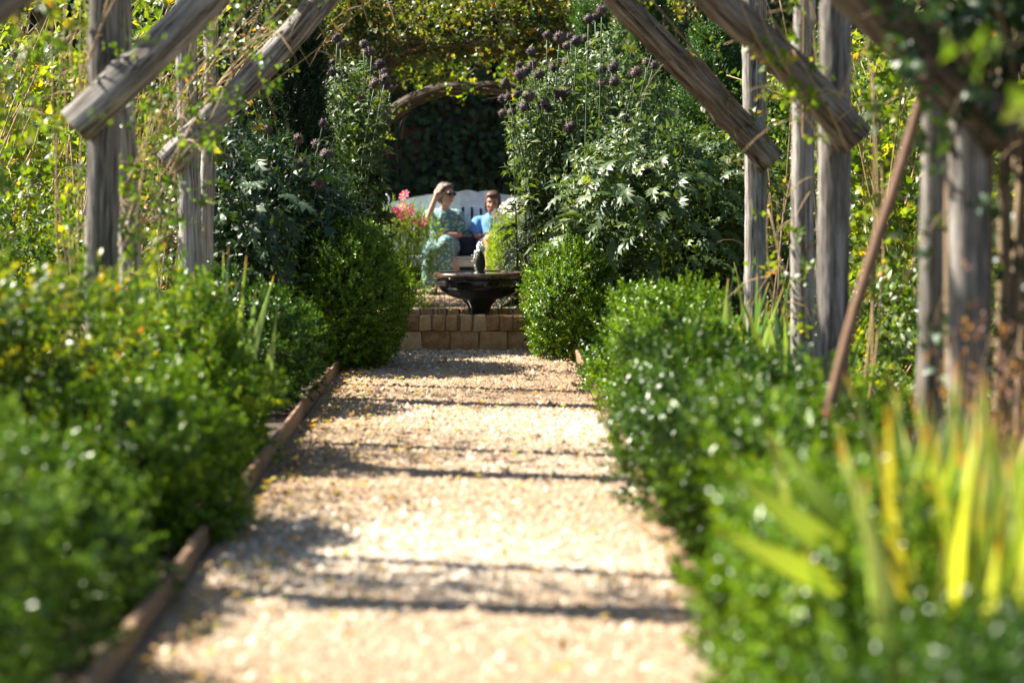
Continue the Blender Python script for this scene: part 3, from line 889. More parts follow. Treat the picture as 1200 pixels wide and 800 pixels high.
RH = [(0.5,18.67,2.36),(0.59,18.41,2.33),(0.69,18.99,2.37),(0.72,18.51,2.31),(0.64,18.33,2.26),(0.81,19.0,2.36),(0.91,20.04,2.37),(0.87,19.8,2.55),(0.92,19.73,2.57),(0.38,18.64,2.23),(0.3,19.27,2.16),(0.39,18.75,2.14),(0.34,18.55,2.08),(0.29,18.41,2.05),(0.44,18.63,2.06),(0.53,20.05,2.21),(0.55,19.86,2.11),(0.69,19.81,2.21),(0.68,19.8,2.15),(0.92,18.59,2.1),(1.0,18.82,2.11),(1.1,19.45,2.29),(1.16,19.66,2.07),(1.11,19.91,2.22),(0.18,19.96,1.99),(0.2,18.37,1.88),(0.27,19.41,1.91),(0.16,19.54,1.88),(0.36,19.21,1.89),(0.33,18.56,1.81),(0.45,19.15,1.83),(0.48,18.38,1.83),(0.58,20.07,1.91),(0.64,19.93,1.91),(0.72,19.3,1.89),(0.72,18.8,1.92),(0.51,20.02,1.8),(0.16,19.34,1.76),(0.23,19.96,1.77),(0.93,19.9,1.98),(1.01,19.22,2.0),(0.88,17.84,2.49),(0.78,17.77,2.43),(1.29,18.18,2.11),(1.22,17.25,2.19),(1.1,17.26,2.02),(1.22,17.95,2.12)]
RH2 = [(1.03,17.7,1.7),(1.06,17.92,1.62),(1.2,17.72,1.44),(1.19,17.39,1.33),(1.53,17.57,1.49),(0.64,17.54,1.64)]
LH1 = [(-1.14,19.21,2.37),(-1.16,20.0,2.36),(-0.92,19.03,2.31),(-0.91,19.3,2.26),(-0.86,19.04,2.25),(-1.2,19.56,2.19),(-1.17,19.13,2.1),(-1.09,19.23,2.07),(-1.07,19.7,2.1),(-0.8,19.18,2.16),(-0.87,19.47,2.13),(-0.8,19.89,2.13),(-0.75,18.92,2.04),(-0.83,18.87,2.0),(-0.75,19.07,2.0),(-0.74,19.72,1.99),(-1.02,19.54,1.97),(-0.94,19.08,1.89),(-0.87,19.2,1.94)]
LH2 = [(-1.42,16.14,1.6),(-1.07,16.37,1.64),(-1.21,16.03,1.53),(-1.13,16.56,1.5),(-1.07,16.72,1.43),(-1.24,16.76,1.38),(-1.32,16.59,1.34),(-1.64,16.77,1.55),(-1.08,16.01,1.23),(-1.2,16.23,1.37),(-1.33,16.77,1.32)]
LH3 = [(-3.96,20.5,2.42),(-3.85,20.5,2.41),(-3.6,20.2,2.2)]
RH = [(x, (min(y, 18.5 + .1 * (k % 4)) if z < 2.15 else y), z) for k, (x, y, z) in enumerate(RH)]
thistle('tall globe thistle clump with many dark heads, east of the fountain', RH, (.78, 19.2), .5, 'thistle', 261,
        [(.92, 18.9, 1.3, .4, .6, .5, 70)], 0, body=[(.74, 19.3, 1.6, .33, .6, .55, 900), (1.05, 19.2, 1.4, .42, .7, .75, 1000), (.95, 19.3, .7, .36, .6, .6, 500), (.44, 19.2, 1.5, .12, .5, .35, 200)])
thistle('leafy globe thistle of large jagged leaves beside the east arch post', RH2, (1.2, 17.6), .5, 'thistle', 262,
        [(1.2, 17.4, .9, .62, .6, .6, 150), (1.75, 17.6, 1.0, .4, .5, .55, 60)], 0, body=[(1.15, 17.7, .85, .6, .6, .72, 1200), (1.75, 17.8, .85, .45, .5, .75, 800)])
thistle('tall thin globe thistle clump leaning by the cypress', LH1, (-1.05, 19.5), .4, 'thistle', 263,
        [(-1.12, 19.3, 1.4, .2, .4, .4, 16)], 0, body=[(-1.08, 19.5, 1.6, .14, .45, .5, 420), (-1.2, 19.5, .8, .3, .5, .6, 420)])
thistle('dark leafy globe thistle behind the big box ball', LH2, (-1.5, 16.6), .4, 'thistle_dark', 264,
        [(-1.55, 16.3, .9, .55, .6, .5, 90)], 0, body=[(-1.65, 16.6, .75, .62, .7, .7, 1300), (-1.25, 16.5, .95, .35, .5, .35, 420)])
thistle('globe thistle far back among the western climbers', LH3, (-3.8, 20.6), .4, 'thistle', 265,
        [(-3.8, 20.4, 1.8, .35, .3, .4, 16)], 0, body=[(-3.8, 20.6, 1.5, .4, .4, .8, 500)])

# iris clumps: every blade a part
def blade_mesh(seed):
    rng = np.random.default_rng(seed)
    n = 9
    V, T = [], []
    bend = rng.uniform(.02, .22)
    for i in range(n):
        t = i / (n - 1)
        w = .028 * (1 - t ** 3.2) * (.75 + .5 * math.sin(PI * min(1, t * 1.1 + .1))) + .0008
        y = bend * t ** 2.4
        z = t * (1 - .12 * bend * t)
        V += [(-w, y, z), (0, y - .006, z), (w, y, z)]
    for i in range(n - 1):
        for j in (0, 1):
            a = i * 3 + j
            T += [(a, a + 1, a + 4), (a, a + 4, a + 3)]
    return np.array(V), np.array(T)
def blade_mat(name, base, tip, rand_cols):
    m, t, p, o = new_mat(name)
    oi = t.nodes.new('ShaderNodeObjectInfo')
    r1 = ramp(t, rand_cols)
    t.links.new(oi.outputs['Random'], r1.inputs[0])
    tc = t.nodes.new('ShaderNodeTexCoord')
    sp = t.nodes.new('ShaderNodeSeparateXYZ'); t.links.new(tc.outputs['Object'], sp.inputs[0])
    no = t.nodes.new('ShaderNodeTexNoise'); no.inputs['Scale'].default_value = 6
    t.links.new(tc.outputs['Object'], no.inputs['Vector'])
    ad = t.nodes.new('ShaderNodeMath'); ad.operation = 'MULTIPLY_ADD'; ad.inputs[1].default_value = .5
    t.links.new(no.outputs[0], ad.inputs[0]); t.links.new(sp.outputs['Z'], ad.inputs[2])
    r2 = ramp(t, [(0, 0, 0), (0, 0, 0), (1, 1, 1)], [0, .95, 1.0]); r2.color_ramp.elements[1].position = .93
    mr = t.nodes.new('ShaderNodeMapRange'); mr.inputs[1].default_value = 1.12; mr.inputs[2].default_value = 1.35
    t.links.new(ad.outputs[0], mr.inputs[0])
    mx = t.nodes.new('ShaderNodeMix'); mx.data_type = 'RGBA'
    t.links.new(mr.outputs[0], mx.inputs['Factor']); t.links.new(r1.outputs[0], mx.inputs[6]); mx.inputs[7].default_value = (*tip, 1)
    t.links.new(mx.outputs[2], p.inputs['Base Color'])
    p.inputs['Roughness'].default_value = .42
    tr = t.nodes.new('ShaderNodeBsdfTranslucent')
    m2 = t.nodes.new('ShaderNodeMix'); m2.data_type = 'RGBA'; m2.blend_type = 'MULTIPLY'; m2.inputs['Factor'].default_value = 1
    t.links.new(mx.outputs[2], m2.inputs[6]); m2.inputs[7].default_value = (1.45, 1.45, .6, 1)
    t.links.new(m2.outputs[2], tr.inputs[0])
    ms = t.nodes.new('ShaderNodeMixShader'); ms.inputs[0].default_value = .45
    t.links.new(p.outputs[0], ms.inputs[1]); t.links.new(tr.outputs[0], ms.inputs[2]); t.links.new(ms.outputs[0], o.inputs[0])
    return m
M['blade'] = blade_mat('iris_blade', None, (.4, .26, .08), [(.05, .12, .025), (.09, .17, .06), (.14, .2, .1), (.2, .26, .03)])
M['blade_y'] = blade_mat('yellowing_iris_blade', None, (.5, .2, .04), [(.12, .22, .04), (.24, .34, .03), (.26, .32, .2), (.44, .44, .04), (.2, .3, .05), (.22, .3, .14), (.5, .42, .05)])
BL = [tri_mesh('leaf', *blade_mesh(400 + k), M['blade'], smooth=True) for k in range(6)]
BLY = [tri_mesh('leaf', *blade_mesh(410 + k), M['blade_y'], smooth=True) for k in range(6)]
def iris(label, x, y, sx, sy, h, n, seed, ms, spread=.25, wide=1.0):
    rng = np.random.default_rng(seed)
    e = empty('iris_clump', (x, y, 0), label, 'iris')
    for k in range(n):
        o = link('leaf', ms[rng.integers(6)], e, (rng.normal(0, sx), rng.normal(0, sy), -.01))
        L = h * rng.uniform(.6, 1.05)
        o.scale = (wide * rng.uniform(.75, 1.1) * .9, L, L)
        o.rotation_euler = (rng.normal(0, spread * .6), rng.normal(0, spread), rng.uniform(-.9, .9) + (PI if rng.random() < .5 else 0))
    return e
iris('iris clump of slim grey-green blades before the west arch post', -1.40, 11.6, .15, .25, .97, 46, 421, BL)
iris('iris clump of upright green blades beside the east arch post', 1.32, 12.1, .22, .45, .78, 44, 422, BL)
iris('second green iris clump between the thistle and the arch post', 1.62, 13.3, .2, .4, .8, 26, 423, BL)
e_ = iris('iris clump with broad yellow and pale green blades beside the near east bush', 1.07, 5.3, .11, .18, .80, 66, 424, BLY, spread=.14, wide=1.0)
iris('pale iris clump with browned blades at the foot of the nearest arch post', 1.30, 6.1, .13, .3, .82, 52, 426, BLY, spread=.15, wide=1.05)
# three blades that have fallen forward over the near bush
rng_ = np.random.default_rng(425)
for (x, y, z, ry, rz, L) in [(.80, 5.35, .46, -.95, .2, .32), (.80, 5.3, .38, -1.1, .4, .34), (.86, 5.4, .46, -.75, -.3, .32)]:
    o = link('leaf', BLY[2], e_, (x - 1.07, y - 5.3, z))
    o.rotation_euler = (0, ry, rz); o.scale = (.75, L, L)

# climbers: stems along given lines with leaves about them
def climber(label, root, lines, mat, seed, leaf=(.05, .03), per=70, spread=.12, stem_mat='dry_stem', stem_r=.008, twigs=0, ns=4, simple=False, sl=.14):
    rng = np.random.default_rng(seed)
    e = empty('climber', root, label, 'climber')
    ro = np.array(root, float)
    its = []
    b = Bag()
    for (p0, p1, p2, rs, dens) in lines:
        p0, p1, p2 = (np.array(p, float) - ro for p in (p0, p1, p2))
        for s in range(ns):
            j = lambda a: rng.normal(0, spread * a, 3)
            pts = bez(p0 + j(.3) * [1, 1, 0], p1 + j(1.4), p2 + j(1), 14)
            its.append((pts, np.linspace(stem_r * rs, stem_r * rs * .4, 14)))
            n = int(per * dens / ns)
            if n < 1: continue
            u = rng.random(n) * 12.99
            i = u.astype(int)
            P = pts[i] + (pts[i + 1] - pts[i]) * (u - i)[:, None] + rng.normal(0, spread * .8, (n, 3))
            P[:, 2] = np.maximum(P[:, 2], .02 - ro[2])
            D = unit(rng.normal(0, 1, (n, 3)) + [0, -.1, -.05])
            sprigs(b, P, D, sl * rng.uniform(.6, 1.3, n), 6, leaf[0], leaf[1], rng, 80, 40, simple=simple, droop=.25, jit=.6)
            for q in range(twigs):
                c = pts[rng.integers(2, 13)]
                d = unit(rng.normal(0, 1, 3) * [1, .6, 1])
                its.append((bez(c, c + d * .15 + [0, 0, .05], c + d * .3 - [0, 0, .1], 6), np.linspace(.004, .0015, 6)))
    stems(tubes_mesh('stem', its, M[stem_mat], 5), e)
    if b.n: link('foliage', b.mesh('foliage', M[mat]), e)
    return e

# western screen of yellow leaves
L_ = []
rg = np.random.default_rng(500)
for k in range(15):
    x = rg.uniform(-3.75, -2.55); y = rg.uniform(16.6, 18.6)
    L_.append(((x - rg.uniform(-.2, .75), y, 0), (x - rg.uniform(-.2, .4), y, 1.4), (x + rg.normal(.35, .4), y + rg.normal(0, .2), rg.uniform(2.1, 2.75)), 1.0, 1.0))
climber('sunlit screen of yellow climber leaves and dry canes west of the arches', (-3.2, 17.6, 0), L_, 'climber_yellow', 501, (.082, .06), 72, .18, 'dry_stem', .012, twigs=6, ns=4)
# canes and leaves on the mid arch west post
climber('thin climber with yellow leaves wound round the grey west arch post', (-1.9, 11.2, 0),
        [((-2.0, 12.3, 0), (-2.05, 12.3, 1.1), (-1.95, 12.2, 2.3), 1, .8), ((-2.1, 12.7, 0), (-2.3, 12.6, 1.2), (-2.1, 12.5, 2.4), 1, .8), ((-1.85, 11.1, 1.5), (-1.7, 10.9, 2.0), (-1.2, 10.9, 2.4), .7, .6)],
        'climber_yellow', 502, (.05, .034), 60, .13, 'dry_stem', .007, twigs=3, ns=3)
climber('leafy climber with golden leaves added unseen on the nearest west posts for ragged path shadows', (-2.1, 8.3, 0),  # out of frame; added so its leaves break up the shadows on the path
        [((-2.1, 8.0, 0), (-2.15, 8.1, .9), (-1.98, 8.0, 1.9), 1, 1), ((-2.15, 8.6, 0), (-2.1, 8.5, .9), (-2.0, 8.5, 2.2), 1, 1), ((-2.0, 8.2, 1.3), (-1.75, 8.1, 1.9), (-1.2, 8.1, 2.6), .8, 1.6), ((-1.95, 8.3, .8), (-1.85, 8.3, 1.4), (-1.6, 8.3, 2.1), .8, 1.2)],
        'climber_yellow', 512, (.05, .034), 90, .17, 'dry_stem', .007, twigs=4, ns=3)
climber('leafy shoots strung between the paired west posts of the grey arch', (-1.7, 11.5, 0),
        [((-1.85, 11.5, 0), (-1.8, 11.5, .8), (-1.62, 11.5, 1.7), 1, .9), ((-1.72, 11.3, .9), (-1.62, 11.5, 1.6), (-1.2, 11.6, 2.3), .8, 1.1), ((-1.7, 11.9, 1.0), (-1.55, 11.9, 1.7), (-1.0, 11.9, 2.5), .8, 1.2)],
        'climber_green', 513, (.045, .03), 55, .15, 'dry_stem', .006, twigs=5, ns=3)
climber('bare rose canes with reddish leaves round the western arch by the box ball', (-1.85, 14.7, 0),
        [((-1.95, 14.4, 0), (-1.9, 14.4, .9), (-1.75, 14.3, 1.8), 1, 1), ((-2.05, 15.0, 0), (-2.05, 14.9, 1.1), (-1.7, 14.6, 2.2), 1, 1), ((-1.9, 14.6, 0), (-2.2, 14.7, .9), (-2.0, 14.6, 1.9), 1, .9),
         ((-1.8, 14.1, 1.55), (-1.35, 14.05, 2.05), (-.8, 14.1, 2.62), .9, .7), ((-1.7, 15.0, 1.7), (-1.3, 15.0, 2.2), (-.8, 15.0, 2.8), .9, 1.5)],
        'climber_mixed', 503, (.045, .03), 80, .11, 'dry_stem', .006, twigs=7, ns=4)
# over the far arch
L_ = []
for k in range(26):
    x = rg.uniform(-1.6, 1.6)
    L_.append(((x, 22.3 + rg.uniform(-.35, .7), 2.5), (x + rg.normal(0, .3), 22.3 + rg.uniform(-.3, .6), 2.85), (x + rg.normal(0, .5), 22.4 + rg.uniform(-.4, .7), rg.uniform(2.55, 3.1)), .7, 1.3))
L_ += [((-1.72, 22.3, 0), (-1.8, 22.3, 1.4), (-1.5, 22.3, 2.7), 1.2, 1.4), ((1.6, 22.3, 0), (1.7, 22.3, 1.4), (1.4, 22.3, 2.7), 1.2, 1.4),
       ((-1.7, 22.1, 2.5), (-.9, 22.0, 2.5), (.1, 22.1, 2.52), .9, 1.8), ((1.6, 22.1, 2.5), (.9, 22.0, 2.5), (-.1, 22.1, 2.52), .9, 1.8), ((-1.6, 22.2, 1.6), (-1.1, 22.2, 2.1), (-.4, 22.2, 2.65), .9, 1.3), ((1.5, 22.2, 1.6), (1.0, 22.2, 2.1), (.4, 22.2, 2.65), .9, 1.3)]
climber('tangled autumn climber with red and yellow leaves roofing the arch beyond the fountain', (0, 22.5, 2.6), L_, 'climber_mixed', 504, (.055, .038), 100, .13, 'stem', .007, twigs=5, ns=3)
L_ = []
for k in range(9):
    x = rg.uniform(-1.1, 1.0)
    L_.append(((x, 25.0 + rg.uniform(-.2, .5), 2.25), (x + rg.normal(0, .2), 25.0 + rg.uniform(-.2, .3), 2.42), (x + rg.normal(0, .4), 25 + rg.uniform(-.3, .4), rg.uniform(2.3, 2.6)), .7, 1))
L_ += [((-1.3, 24.75, 1.4), (-.9, 24.7, 2.3), (.05, 24.75, 2.2), .8, 1.0), ((1.2, 24.75, 1.4), (.8, 24.7, 2.3), (-.1, 24.75, 2.2), .8, .8), ((-1.28, 25.0, 0), (-1.3, 25.0, 1.2), (-1.1, 25.0, 2.2), 1.2, 1.2), ((1.15, 25.0, 0), (1.2, 25.0, 1.2), (1.0, 25.0, 2.2), 1.2, 1.2)]
climber('bright yellow-green climber over the low arch before the bench', (0, 25.1, 2.2), L_, 'climber_yellow', 505, (.06, .042), 30, .09, 'stem', .007, twigs=2, ns=3)
# east climbers
L_ = []
for k in range(13):
    x = rg.uniform(2.35, 3.5); y = rg.uniform(13.8, 16.2)
    L_.append(((x + rg.normal(0, .25), y, 0), (x + rg.normal(.1, .25), y, 1.2), (x + rg.normal(0, .35), y + rg.normal(0, .2), rg.uniform(1.9, 2.8)), 1, 1))
climber('sunlit yellow-green climber between the east arch posts', (2.8, 15, 0), L_, 'climber_yellow', 506, (.08, .058), 90, .18, 'dry_stem', .009, twigs=2, ns=3)
climber('climber with brown canes on the east posts of the arch by the box balls', (1.75, 14.6, 0),
        [((1.72, 14.9, 0), (1.85, 14.8, 1.2), (1.7, 14.8, 2.5), 1, .9), ((1.85, 14.3, 0), (1.95, 14.4, .9), (1.75, 14.3, 2.0), 1, .8), ((2.0, 14.7, 0), (2.1, 14.7, 1.2), (1.9, 14.7, 2.4), 1.2, .9),
         ((1.65, 14.1, 1.5), (1.2, 14.0, 2.05), (.8, 14.1, 2.6), .8, .5)],
        'climber_mixed', 507, (.045, .03), 45, .1, 'stem', .009, twigs=3, ns=3)
climber('leafy climber twined on the east posts behind the leaning pole', (1.7, 11.4, 0),
        [((1.6, 12.0, 0), (1.7, 11.9, 1.2), (1.62, 11.8, 2.4), 1, .8), ((1.75, 11.2, 0), (1.9, 11.2, 1.2), (1.7, 11.0, 2.2), 1, .8), ((1.62, 10.8, 1.4), (1.3, 10.75, 1.9), (1.1, 10.8, 2.2), .8, .6),
         ((1.55, 11.9, .6), (1.45, 11.85, .9), (1.38, 11.8, 1.2), .5, .25)],
        'climber_yellow', 508, (.05, .034), 50, .1, 'dry_stem', .007, twigs=3, ns=3)
climber('dark woody vine trunks massed on the nearest east arch posts', (1.8, 8.3, 0),
        [((1.62, 8.0, 0), (1.7, 8.0, 1.0), (1.62, 7.9, 2.3), 3.2, .5), ((1.75, 8.1, 0), (1.8, 8.1, 1.0), (1.75, 8.0, 2.3), 3.4, .5), ((1.95, 8.2, 0), (1.95, 8.2, 1.0), (1.9, 8.0, 2.3), 3.4, .7),
         ((1.6, 7.75, 1.55), (1.55, 7.7, 1.9), (1.2, 7.7, 2.2), 1.2, 1.0), ((1.75, 7.8, 1.5), (1.7, 7.7, 1.8), (1.5, 7.7, 2.1), 1.4, 1.2)],
        'thistle_dark', 509, (.06, .04), 110, .1, 'stem', .008, twigs=3, ns=4)
climber('hanging shoot of broad yellow-green leaves near the nearest arch', (1.5, 5.4, 0),
        [((1.5, 5.4, 0), (1.7, 5.4, 1.9), (1.05, 5.0, 1.56), .7, .10), ((1.5, 5.4, 0), (1.8, 5.3, 1.6), (1.22, 5.2, 1.42), .7, .10)],
        'climber_yellow', 510, (.07, .055), 60, .05, 'stem', .006, ns=2)
# dried flower stems
L_ = [((x, y, 0), (x + rg.normal(0, .03), y, .45), (x + rg.normal(0, .12), y + rg.normal(0, .1), rg.uniform(.75, 1.0)), .6, .6) for x, y in [(rg.uniform(1.45, 1.8), rg.uniform(7.0, 7.6)) for _ in range(11)]]
M['dry_flower'] = leaf_mat('dry_flower', [(.16, .07, .05), (.3, .15, .11), (.42, .25, .18)], trans=.35, rough=.8)
climber('dried pinkish brown flower stems before the nearest east arch post', (1.62, 7.3, 0), L_, 'dry_flower', 511, (.02, .014), 40, .05, 'dry_stem', .005, ns=2, sl=.08)

# cosmos by the bench
def cosmos(label, x, y, rx, ry, h, spots, mat, seed):
    rng = np.random.default_rng(seed)
    e = empty('cosmos_clump', (x, y, 0), label, 'flowers')
    b = Bag()
    n = 420
    U = sphere_dirs(n, rng, -.6)
    B = U * np.array([rx, ry, h * .5]) * rng.uniform(.35, 1.05, (n, 1)) + [0, 0, h * .5]
    B[:, 2] = np.maximum(B[:, 2], .03)
    sprigs(b, B, unit(U * .4 + [0, 0, 1] + rng.normal(0, .3, (n, 3))), .16, 14, .06, .009, rng, 60, 25)
    link('foliage', b.mesh('foliage', M['fern']), e)
    # flower: eight petals and a yellow eye, one mesh per bloom
    for k, (fx, fz) in enumerate(spots):
        V, T = [], []
        for q in range(8):
            a = q * PI / 4
            for (r, da, zz) in ((.012, 0, 0), (.045, -.32, .006), (.056, 0, .0), (.045, .32, .006)):
                V.append((r * math.cos(a + da), r * math.sin(a + da), zz))
            T += [(q * 4, q * 4 + 1, q * 4 + 2), (q * 4, q * 4 + 2, q * 4 + 3)]
        fy = rng.uniform(-ry, ry * .2)
        o = link('flower', tri_mesh('flower', np.array(V), np.array(T), M[mat]), e, (fx - x, fy, fz))
        o.rotation_euler = (rng.uniform(.5, 1.3), rng.normal(0, .4), rng.normal(0, .6))
        s = rng.uniform(.95, 1.3); o.scale = (s, s, s)
        v, f = lathe([(.001, .01), (.009, .008), (.012, .001), (.012, -.004)], 8)
        link('flower_eye', py_mesh('flower_eye', v, f, M['eye_yellow']), o)
        st = tube(bez((rng.normal(0, .05), 0, .02), (fx - x, fy * .6, fz * .5), (fx - x, fy, fz - .004), 8), np.linspace(.004, .002, 8), 4)
        link('stem', tri_mesh('stem', st[0], st[1], M['green_stem']), e)
    return e
M['eye_yellow'] = plain('flower_eye_yellow', (.7, .45, .04), .7)
def petal(name, col):
    m, t, p, o = new_mat(name)
    p.inputs['Base Color'].default_value = (*col, 1); p.inputs['Roughness'].default_value = .6
    tr = t.nodes.new('ShaderNodeBsdfTranslucent'); tr.inputs[0].default_value = (*col, 1)
    ms = t.nodes.new('ShaderNodeMixShader'); ms.inputs[0].default_value = .45
    t.links.new(p.outputs[0], ms.inputs[1]); t.links.new(tr.outputs[0], ms.inputs[2]); t.links.new(ms.outputs[0], o.inputs[0])
    return m
M['pink'] = petal('pink_petal', (.62, .015, .13))
M['white_petal'] = petal('white_petal', (.82, .82, .78))
def ff(px, py, d): return ((px - 565) * d / 2833, 1.3 - (py - 204) * d / 2833)
cosmos('feathery clump of pink cosmos flowers beside the woman in the teal dress', -.76, 24.0, .34, .35, .95,
       [(-.77, 1.09), (-.79, .98), (-.84, .93), (-.68, .87), (-.80, .90), (-.71, .93), (-.62, .84), (-.74, .81), (-.58, .83), (-.86, .84), (-.66, .80), (-.73, .96)], 'pink', 601)
cosmos('feathery clump of white cosmos flowers beside the person in the blue shirt', .27, 23.4, .22, .3, .9,
       [(.15, .91), (.17, .85), (.27, 1.02), (.34, 1.03), (.29, .95), (.35, .93), (.10, .71), (.31, .88), (.22, .98), (.38, .98), (.12, .88), (.36, .85)], 'white_petal', 602)
shrub('garden_shrub', 'low yellow-green shrub at the foot of the pink cosmos', 'shrub', -.95, 22.6, .35, .4, .55, 'box_lime', 500, 9, .04, .02, 603, sl=.12)

# leaning pole and cut stump
po = empty('leaning_pole', (.95, 7.66, 0), 'thin rusty brown pole leaning up to the nearest arch brace', 'pole')
pp = np.linspace(0, 1, 16)[:, None] * np.array([.475, .04, 1.68]) + np.array([0, 0, -.01])
pp[:, 0] += .008 * np.sin(np.linspace(0, 9, 16))
v, f, gr = tube(pp, np.linspace(.021, .018, 16), 10, np.random.default_rng(61), .05)
link('shaft', tri_mesh('shaft', v, f, M['iron'], smooth=True), po)
v, f, gr = tube(pp[2:6] + 0, [.0215, .0235, .0235, .0215], 10)
link('red_band', tri_mesh('red_band', v, f, M['red_tip'], smooth=True), po)
v, f, gr = tube([(0, 0, -.05), (0, 0, .1), (.005, 0, .27), (.006, 0, .30), (.006, 0, .302)], [.085, .075, .072, .066, .02], 14, np.random.default_rng(62), .05)
st = empty('timber_stump', (1.50, 11.55, 0), 'short cut timber stump at the foot of the east arch posts', 'stump')
link('block', tri_mesh('block', v, f, M['wood'], smooth=False, vec=gr), st)

# ------------------------------------------------------------------ bench
BX, BY = -.16, 26.32
def bench():
    e = empty('garden_bench', (BX, BY, 0), 'white painted garden bench with scalloped back under the ivy wall', 'bench')
    hw = .92
    wp = M['white_paint']
    def bb(name, *a, parent=e, b=.005):
        return link(name, bevel_box(name, *a, wp, b), parent)
    for s in (-1, 1):
        x = s * (hw - .035)
        bb('leg', x - .035, x + .035, -.22, -.15, 0, .60)
        bb('leg', x - .036, x + .036, .24, .31, 0, .95)
        bb('arm', x - .045, x + .045, -.26, .26, .602, .64)
        v, f = lathe([(.001, .95), (.034, .95), (.036, .965), (.02, .98), (.03, 1.0), (.034, 1.03), (.024, 1.06), (.001, 1.085)], 14)
        link('finial', py_mesh('finial', [(a + x, b + .275, c) for a, b, c in v], f, wp, True), e)
    bb('rail', -hw + .075, hw - .075, -.215, -.175, .30, .385)
    bb('rail', -hw + .075, hw - .075, .25, .29, .30, .385)
    for k in range(5):
        bb('seat_slat', -hw + .02, hw - .02, -.235 + k * .094, -.235 + k * .094 + .08, .388, .41)
    bb('rail', -hw + .075, hw - .075, .258, .292, .44, .50)
    zt = lambda x: (.95 + .15 * max(0, math.cos(min(PI / 2, abs(x) / .95 * PI / 2))) ** .8)
    def top(x):
        z = zt(x)
        if abs(x) < .34: z += .022 * abs(math.sin((x + .34) / .226 * PI / 1.0)) 
        return z
    xs = np.linspace(-hw + .075, hw - .075, 61)
    lo = lambda x: zt(x) - .15 - .025 * abs(math.sin(x / .3 * PI))
    V, F = [], []
    for y in (.258, .292):
        for x in xs: V += [(x, y, lo(x)), (x, y, top(x))]
    n = len(xs)
    for i in range(n - 1):
        a = 2 * i
        F += [(a, a + 2, a + 3, a + 1), (2 * n + a, 2 * n + a + 1, 2 * n + a + 3, 2 * n + a + 2), (a + 1, a + 3, 2 * n + a + 3, 2 * n + a + 1), (a, 2 * n + a, 2 * n + a + 2, a + 2)]
    F += [(0, 1, 2 * n + 1, 2 * n), (2 * n - 2, 4 * n - 2, 4 * n - 1, 2 * n - 1)]
    link('top_rail', py_mesh('top_rail', V, F, wp), e)
    for k in range(17):
        x = -hw + .13 + k * (2 * hw - .26) / 16
        bb('back_slat', x - .034, x + .034, .264, .284, .502, lo(x) + .02)
bench()

# ------------------------------------------------------------------ people
def cap(p0, p1, r0, r1, seg=14):
    p0, p1 = np.array(p0, float), np.array(p1, float)
    d = unit((p1 - p0)[None])[0]
    P, Rr = [], []
    for a in np.linspace(-PI / 2 * .96, 0, 5): P.append(p0 + d * r0 * math.sin(a)); Rr.append(r0 * math.cos(a))
    for t in (.33, .66): P.append(p0 + (p1 - p0) * t); Rr.append(r0 + (r1 - r0) * t)
    for a in np.linspace(0, PI / 2 * .96, 5): P.append(p1 + d * r1 * math.sin(a)); Rr.append(r1 * math.cos(a))
    ref = np.array([0, 0, 1.]) if abs(d[2]) < .9 else np.array([0, 1., 0])
    X = unit(np.cross(d, ref)[None])[0]; Y = np.cross(d, X)
    V = [p + r * (X * math.cos(q * 2 * PI / seg) + Y * math.sin(q * 2 * PI / seg)) for p, r in zip(P, Rr) for q in range(seg)]
    n = len(P)
    F = [(i * seg + j, i * seg + (j + 1) % seg, (i + 1) * seg + (j + 1) % seg, (i + 1) * seg + j) for i in range(n - 1) for j in range(seg)]
    F += [tuple(range(seg))[::-1], tuple((n - 1) * seg + j for j in range(seg))]
    return V, F
def ell(c, r, rot=(0, 0, 0), nu=16, nv=12):
    E = Euler(rot).to_matrix()
    V, F = [], []
    for i in range(1, nv):
        for j in range(nu):
            a, b = PI * i / nv, 2 * PI * j / nu
            V.append(np.array(E @ Vector((r[0] * math.sin(a) * math.cos(b), r[1] * math.sin(a) * math.sin(b), r[2] * math.cos(a)))) + c)
    for i in range(nv - 2):
        for j in range(nu):
            k = (j + 1) % nu
            F.append((i * nu + j, (i + 1) * nu + j, (i + 1) * nu + k, i * nu + k))
    F.append(tuple(range(nu))); F.append(tuple((nv - 2) * nu + j for j in range(nu))[::-1])
    return V, F
def fuse(name, shapes, mat, voxel=.011, smooth=4):
    """closed shapes grown together into one continuous skin"""
    V, F = [], []
    for v, f in shapes:
        F += [tuple(i + len(V) for i in q) for q in f]; V += list(v)
    me = py_mesh(name, V, F, None)
    o = bpy.data.objects.new(name, me); C.objects.link(o)
    m = o.modifiers.new('r', 'REMESH'); m.mode = 'VOXEL'; m.voxel_size = voxel
    m2 = o.modifiers.new('s', 'SMOOTH'); m2.iterations = smooth; m2.factor = .5
    dg = bpy.context.evaluated_depsgraph_get()
    new = bpy.data.meshes.new_from_object(o.evaluated_get(dg))
    bpy.data.objects.remove(o); bpy.data.meshes.remove(me)
    new.name = name
    new.materials.clear(); new.materials.append(mat)
    new.polygons.foreach_set('use_smooth', [True] * len(new.polygons))
    return new
